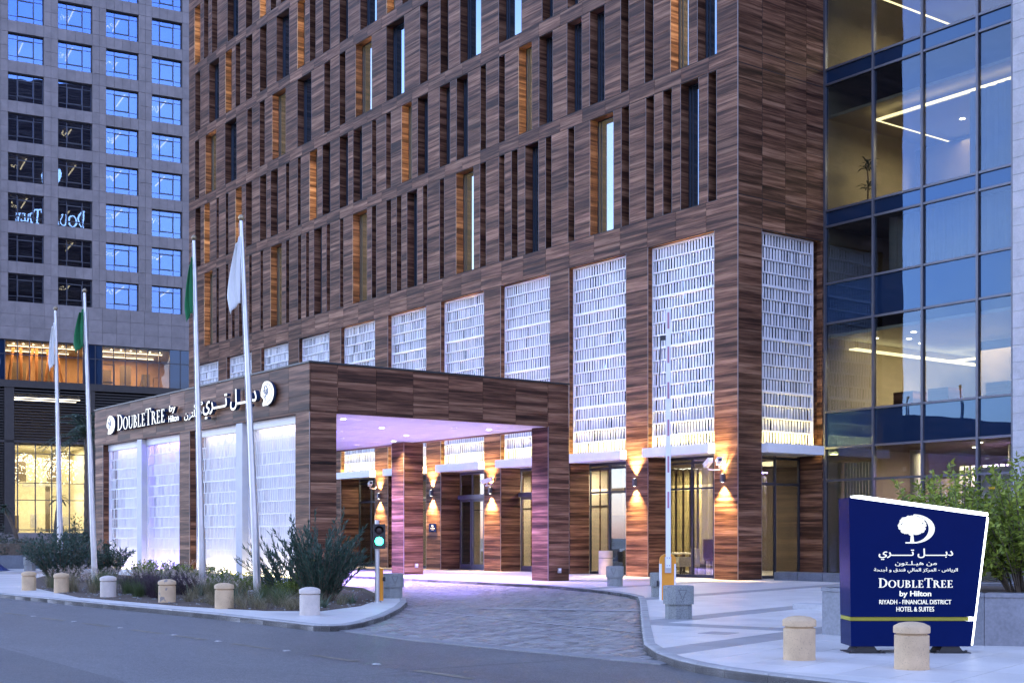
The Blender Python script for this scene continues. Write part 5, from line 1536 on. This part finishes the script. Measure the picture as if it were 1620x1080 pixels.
def bush(name, label, x, y, z, h, rad, stems, per, ll, lw, mat, seed, up=.5, cat='shrub', bare=.25, group=None, lean=(0, 0)):
    global RND
    keep = RND; RND = random.Random(seed)
    t = thing(name, label, cat, ID, (x, y, z), group=group)
    ORG[t.name] = Vector((0, 0, 0))
    lf, st = MB(), MB()
    for i in range(stems):
        a = RND.uniform(0, 2 * PI); q = math.sqrt(RND.random())
        hh = h * RND.uniform(.62, 1.0) * (1 - .30 * q * q)
        if cat == 'shrub' and (up > .7 or up == .35): hh *= RND.uniform(.62, 1.1)
        tip = Vector((math.cos(a) * q * rad + lean[0], math.sin(a) * q * rad + lean[1], hh))
        b0 = Vector((math.cos(a) * q * rad * .22, math.sin(a) * q * rad * .22, 0))
        mid = b0.lerp(tip, .5) + Vector((-math.cos(a) * q * rad * .12, -math.sin(a) * q * rad * .12, hh * .08))
        P = [b0.lerp(mid, k / 3).lerp(mid.lerp(tip, k / 3), k / 3) for k in range(4)]
        st.tube(P, [.012, .009, .006, .003], 4, caps=False)
        for j in range(per):
            s = bare + (1 - bare) * (j + RND.random()) / per
            p = b0.lerp(mid, s).lerp(mid.lerp(tip, s), s)
            ax = (tip - b0).normalized()
            out = Vector((RND.gauss(0, 1), RND.gauss(0, 1), RND.gauss(0, .6))).normalized()
            leaves(lf, p, ax * up + out * (1 - up * .6), ll * RND.uniform(.6, 1.15), lw * RND.uniform(.7, 1.2))
    lf.build('foliage', mat, t, kind=None)
    st.build('stem', M['bark'], t)
    RND = keep
    return t
bush('oleander_bush', 'big dark oleander bush at the driveway end of the planting bed', -4.1, 28.2, 0, 2.15, 1.15, 95, 88, .14, .026, M['oleander'], 21, up=.82, bare=.12)
bush('oleander_bush', 'open oleander bush with leaning stems before the canopy corner', -5.25, 30.6, 0, 1.55, .85, 30, 46, .15, .026, M['oleander'], 22, up=.92, lean=(-.35, 0))
bush('oleander_bush', 'grey-green oleander bush before the lit lobby at the far end of the bed', -13.9, 40.6, 0, 1.75, 1.35, 90, 50, .17, .035, M['oleander'], 23, up=.6, bare=.1)
bush('oleander_bush', 'low oleander bush between the two far flagpoles', -12.9, 42.2, 0, 1.35, .9, 50, 40, .17, .035, M['oleander'], 24, up=.6)
for i, (x, y, h, r, lab) in enumerate(((6.0, 17.6, 1.75, .8, 'bright green planter shrub directly behind the monolith sign'), (6.75, 17.3, 2.05, .85, 'bright green planter shrub with bare stems at the end of the planter'),
                                       (7.6, 18.6, 2.3, .9, 'taller olive-green planter shrub before the pale stone building'), (6.3, 19.0, 2.1, .95, 'loose olive-green planter shrub before the glass wing'), (8.4, 17.3, 1.8, .8, 'bright green planter shrub at the outer planter corner'))):
    bush('planter_shrub', lab, x, y, .6, h, r, 82, 62, .105, .042, M['shrub_leaf'], 40 + i, up=.35, bare=.30)
fl_ = thing('flower', 'single yellow flower among the planter shrub leaves', 'flower', ID, (6.27, 17.2, 2.02))
ORG[fl_.name] = Vector((0, 0, 0))
m = MB()
for i in range(7): leaves(m, Vector((0, 0, 0)), Vector((math.cos(i * .9), math.sin(i * .9), .5)), .055, .04)
m.build('petals', M['yellow_petal'], fl_)


def tuft(name, label, mat, n, L, spread, w, plumes=0, seed=1, cat='grass', group=None, droop=.5, stiff=False):
    r = random.Random(seed)
    t = thing(name, label, cat, ID, (0, 0, 0), group=group)
    ORG[t.name] = Vector((0, 0, 0))
    m, pm = MB(), MB()
    def blade(mb, a, l, sp, wd, dr, k=4, plume=False):
        d = Vector((math.cos(a), math.sin(a), 0)); s = Vector((-d.y, d.x, 0)) * wd
        b0 = Vector((r.gauss(0, .05), r.gauss(0, .05), 0)) * (1 + spread)
        vs = []
        for i in range(k + 1):
            u = i / k
            p = b0 + d * (sp * u + dr * u * u * .5) + Vector((0, 0, l * (u - dr * u * u * u * .55)))
            q = s * (1 - u * .92)
            vs += [p - q, p + q]
        mb.add(vs, [(2 * i, 2 * i + 1, 2 * i + 3, 2 * i + 2) for i in range(k)])
        return p, d
    for i in range(n):
        blade(m, r.uniform(0, 2 * PI), L * r.uniform(.5, 1.0), spread * r.uniform(.1, 1), w, droop * r.uniform(.3, 1.2) if not stiff else .05)
    for i in range(plumes):
        a = r.uniform(0, 2 * PI); l = L * r.uniform(.95, 1.3); sp = spread * r.uniform(.4, 1.2)
        p, d = blade(m, a, l, sp, w * .5, droop, 5)
        for j in range(26):
            q = p - d * (.10 * j / 26 * .8) + Vector((0, 0, -.0 + .10 * (1 - j / 26) - .09))
            leaves(pm, q, Vector((r.gauss(0, 1), r.gauss(0, 1), r.gauss(0, .7))), .035, .007)
    m.build('blades', mat, t)
    if plumes: pm.build('plumes', M['plume'], t)
    return t


def scatter(t, pts):
    first = True
    for x, y, s in pts:
        if first: o = t; first = False; o.location = (x, y, .01)
        else: o = copy_tree(t, (x, y, .01))
        o.rotation_euler = (0, 0, RND.uniform(0, 6.28)); o.scale = (s, s, s * RND.uniform(.9, 1.1))
G = 'clumps of ornamental grass in the planting bed'
scatter(tuft('fountain_grass', 'straw-coloured fountain grass clump with pale nodding plumes', M['grass_straw'], 130, .55, .30, .004, 16, 1, group=G), [(-11.7, 34.6, 1), (-11.0, 33.0, 1.0), (-10.3, 32.3, .9), (-12.2, 36.4, 1.1), (-11.3, 35.8, 1.2), (-7.1, 29.4, .9), (-6.9, 30.4, 1.1), (-8.1, 33.2, 1.1), (-9.4, 34.6, 1), (-6.6, 28.9, 1), (-6.2, 29.6, 1.1), (-10.8, 34.9, 1.1), (-9.6, 33.6, 1.1), (-7.5, 31.8, 1.1), (-5.7, 28.6, .9), (-12.4, 35.4, 1.1)])
scatter(tuft('wispy_grass', 'wispy bright green grass clump spilling over the bed', M['grass_green'], 420, .75, .42, .0028, 0, 2, group=G), [(-10.0, 32.6, 1.0), (-10.6, 33.9, 1.1), (-9.2, 31.6, .9), (-7.7, 29.2, .8), (-6.5, 29.0, .8), (-5.2, 27.6, .8), (-6.9, 31.2, .9), (-4.7, 26.6, .7), (-8.6, 30.3, .8), (-11.6, 33.6, .8)])
scatter(tuft('purple_grass', 'dark purple fountain grass clump with dusky plumes', M['grass_purple'], 300, .72, .40, .0045, 14, 3, group=G), [(-8.75, 31.2, 1.05), (-8.2, 30.2, 1.0), (-9.0, 32.4, 1.1), (-7.9, 31.4, 1.05), (-8.4, 33.0, 1.1), (-8.0, 29.7, 1.0), (-9.3, 32.0, 1.1), (-7.5, 30.9, 1.0)])
scatter(tuft('dry_grass', 'low reddish dry grass clump along the bed edge', M['grass_straw'], 90, .34, .26, .0035, 0, 4, group=G), [(-6.5, 27.6, 1), (-6.1, 27.0, 1.1), (-5.5, 26.6, 1.0), (-5.0, 25.9, 1.2), (-4.5, 25.6, 1.1), (-4.1, 25.2, 1), (-3.9, 26.0, 1.1), (-4.6, 26.9, 1.2), (-5.4, 28.0, 1.1), (-3.5, 26.9, .9), (-3.6, 28.3, .9), (-6.3, 28.4, 1.2), (-7.6, 28.8, .9), (-4.2, 24.95, .9), (-5.2, 25.4, 1), (-4.8, 25.2, 1.1), (-5.9, 26.4, 1.1), (-3.85, 24.95, 1), (-6.9, 28.1, 1.1), (-4.3, 26.2, 1.2), (-5.8, 27.4, 1.2), (-5.0, 27.6, 1.2)])
scatter(tuft('spiky_plant', 'small grey-green spiky plant low in the bed', M['agave'], 34, .30, .22, .014, 0, 5, cat='plant', group='spiky rosette plants in the bed', stiff=True), [(-5.2, 26.9, 1), (-3.75, 25.7, 1.1), (-4.8, 27.4, 1.2), (-6.0, 28.6, 1.3), (-7.3, 30.6, 1.4), (-3.35, 27.3, .9)])
protos = []
for i, (x, y, s) in enumerate([(-6.35, 31.4, .9), (-5.7, 31.0, .8), (-7.4, 33.9, 1.0), (-6.6, 33.2, .9), (-8.4, 35.6, 1.1), (-9.2, 36.8, 1.1), (-10.4, 38.2, 1.2), (-11.2, 39.8, 1.2), (-7.9, 34.8, 1.0), (-6.9, 32.2, .9), (-6.0, 32.2, 1.0), (-7.9, 34.0, 1.1), (-9.7, 37.4, 1.2), (-5.3, 31.9, .9), (-5.0, 30.3, .8), (-8.9, 35.2, 1.1), (-6.1, 30.6, .8), (-7.2, 32.6, .9), (-8.6, 34.3, 1.0), (-5.1, 29.4, .7), (-9.9, 36.0, 1.1)]):
    if i < 2: protos.append(bush('low_shrub', 'low yellow-green leafy shrub along the lit screen wall', 0, 0, 0, .62, .42, 34, 26, .075, .04, M['low_leaf'], 60 + i, up=.5, bare=.1, group='low shrubs along the screen wall')); o = protos[-1]
    else: o = copy_tree(protos[i % 2], (0, 0, 0))
    o.location = (x, y, 0); o.rotation_euler = (0, 0, i * 1.3); o.scale = (s, s, s)
ac = [(-7.05, 32.95), (-5.95, 30.4)]
for x, y in ac:
    t = thing('uplight', 'small white uplight box set in the bed before the screens', 'uplight', ID, (x, y, 0), rz=.64, group='uplight boxes in the bed')
    ORG[t.name] = Vector((0, 0, 0))
    MB().box(-.12, .12, -.10, .10, .0, .16).build('housing', M['white'], t); MB().box(-.09, .09, -.07, .07, .16, .165).build('lens', M['white'], t)
# hedge, palms and yuccas across the lane
hd = thing('hedge', 'clipped grey-green hedge growing along the far planter', 'hedge', ID, (-27, 58.5, .55))
ORG[hd.name] = Vector((0, 0, 0))
m = MB(); r0 = RND
for i in range(9000):
    x = RND.uniform(-8, 10); yy = RND.uniform(-1.4, 1.4); zz = RND.uniform(0, .72)
    if yy > -1.0 and zz < .5: continue
    leaves(m, Vector((x, yy, zz)), Vector((RND.gauss(0, 1), RND.gauss(0, 1), RND.uniform(-.2, 1))), .13, .06)
m.build('foliage', M['hedge'], hd); MB().box(-8, 10, -1.1, 1.2, 0, .55).build('branches', M['bark'], hd)


def palm(x, y, h, lean, n, fl, label, rad=.22, seed=1, name='palm_tree'):
    r = random.Random(seed)
    t = thing(name, label, 'palm', ID, (x, y, 0)); ORG[t.name] = Vector((0, 0, 0))
    tk = MB(); P = []; Rr = []
    k = int(h / .22)
    for i in range(k + 1):
        u = i / k; P.append((lean * u * u, 0, h * u)); Rr.append(rad * (1.12 if i % 2 else .94) * (1 - .2 * u))
    tk.tube(P, Rr, 10).build('trunk', M['bark'], t)
    lf = MB()
    for i in range(n):
        a = r.uniform(0, 2 * PI); el = r.uniform(-.35, 1.2)
        d = Vector((math.cos(a) * math.cos(el), math.sin(a) * math.cos(el), math.sin(el)))
        p = Vector((lean, 0, h)); pts = [p.copy()]; v = d * (fl / 8)
        for j in range(8): p = p + v; v = v + Vector((0, 0, -.055 * fl / 3)); pts.append(p.copy())
        for j in range(8):
            for q in range(5):
                c = pts[j].lerp(pts[j + 1], q / 5); ax = (pts[j + 1] - pts[j]).normalized()
                sd = ax.cross(Vector((0, 0, 1))); sd = sd.normalized() if sd.length > .01 else Vector((1, 0, 0))
                for sg in (1, -1): leaves(lf, c, sd * sg + ax * .8 + Vector((0, 0, -.25)), fl * .17 * (1 - .5 * (j / 8)), .035)
    lf.build('crown', M['palm'], t)
    return t
palm(-20.0, 62.0, 6.2, .0, 30, 2.3, 'tall date palm with a rough trunk beside the end of the canopy', .19, 3)
palm(-22.6, 60.5, 2.7, -.75, 14, .45, 'small leaning yucca before the lit lobby glass', .10, 4, 'yucca_tree')
palm(-20.9, 60.0, 3.1, .25, 16, .5, 'small upright yucca between the lobby and the flagpole', .10, 5, 'yucca_tree')
bush('roadside_shrub', 'feathery dark shrub at the end of the far hedge', -19.3, 58.0, .2, 2.2, 1.6, 60, 40, .2, .05, M['oleander'], 71, bare=.05)
bush('roadside_shrub', 'pale green roadside shrub before the bronze louvres', -25.0, 61.0, .5, 1.7, 1.8, 60, 40, .2, .06, M['hedge'], 72, bare=.05)
tp_ = MB(); nn_ = 14; vs = []
for i in range(nn_ + 1):
    for j in range(nn_ + 1):
        a, b_ = i / nn_ * 2 - 1, j / nn_ * 2 - 1
        q = max(0, 1 - (a * a + b_ * b_) ** .7)
        vs.append((a * 1.1, b_ * .8, .02 + .62 * q + RND.uniform(0, .14) * q))
tp_.add(vs, [(i * (nn_ + 1) + j, (i + 1) * (nn_ + 1) + j, (i + 1) * (nn_ + 1) + j + 1, i * (nn_ + 1) + j + 1) for i in range(nn_) for j in range(nn_)])
tg = tp_.build('tarpaulin', M['tarp'], frame=Matrix.Translation((-21.6, 53.4, 0)))
tag(tg, 'crumpled blue tarpaulin heap on the pavement across the lane', 'tarpaulin')

# ------------------------------------------------------------------ look-alikes get their own place in the row
ORDN = 'first second third fourth fifth sixth seventh eighth ninth tenth eleventh twelfth thirteenth fourteenth fifteenth sixteenth seventeenth eighteenth nineteenth twentieth'.split()
ORDN += ['twenty-' + w for w in ORDN[:9]]
same = {}
for o in SC.objects:
    if o.parent is None and 'label' in o and o.get('group'): same.setdefault(o['label'], []).append(o)
for lab, L in same.items():
    if len(L) < 2: continue
    L.sort(key=lambda o: -o.location.y)
    for k, o in enumerate(L): o['label'] = lab + ', ' + ORDN[k] + ' from the far end'
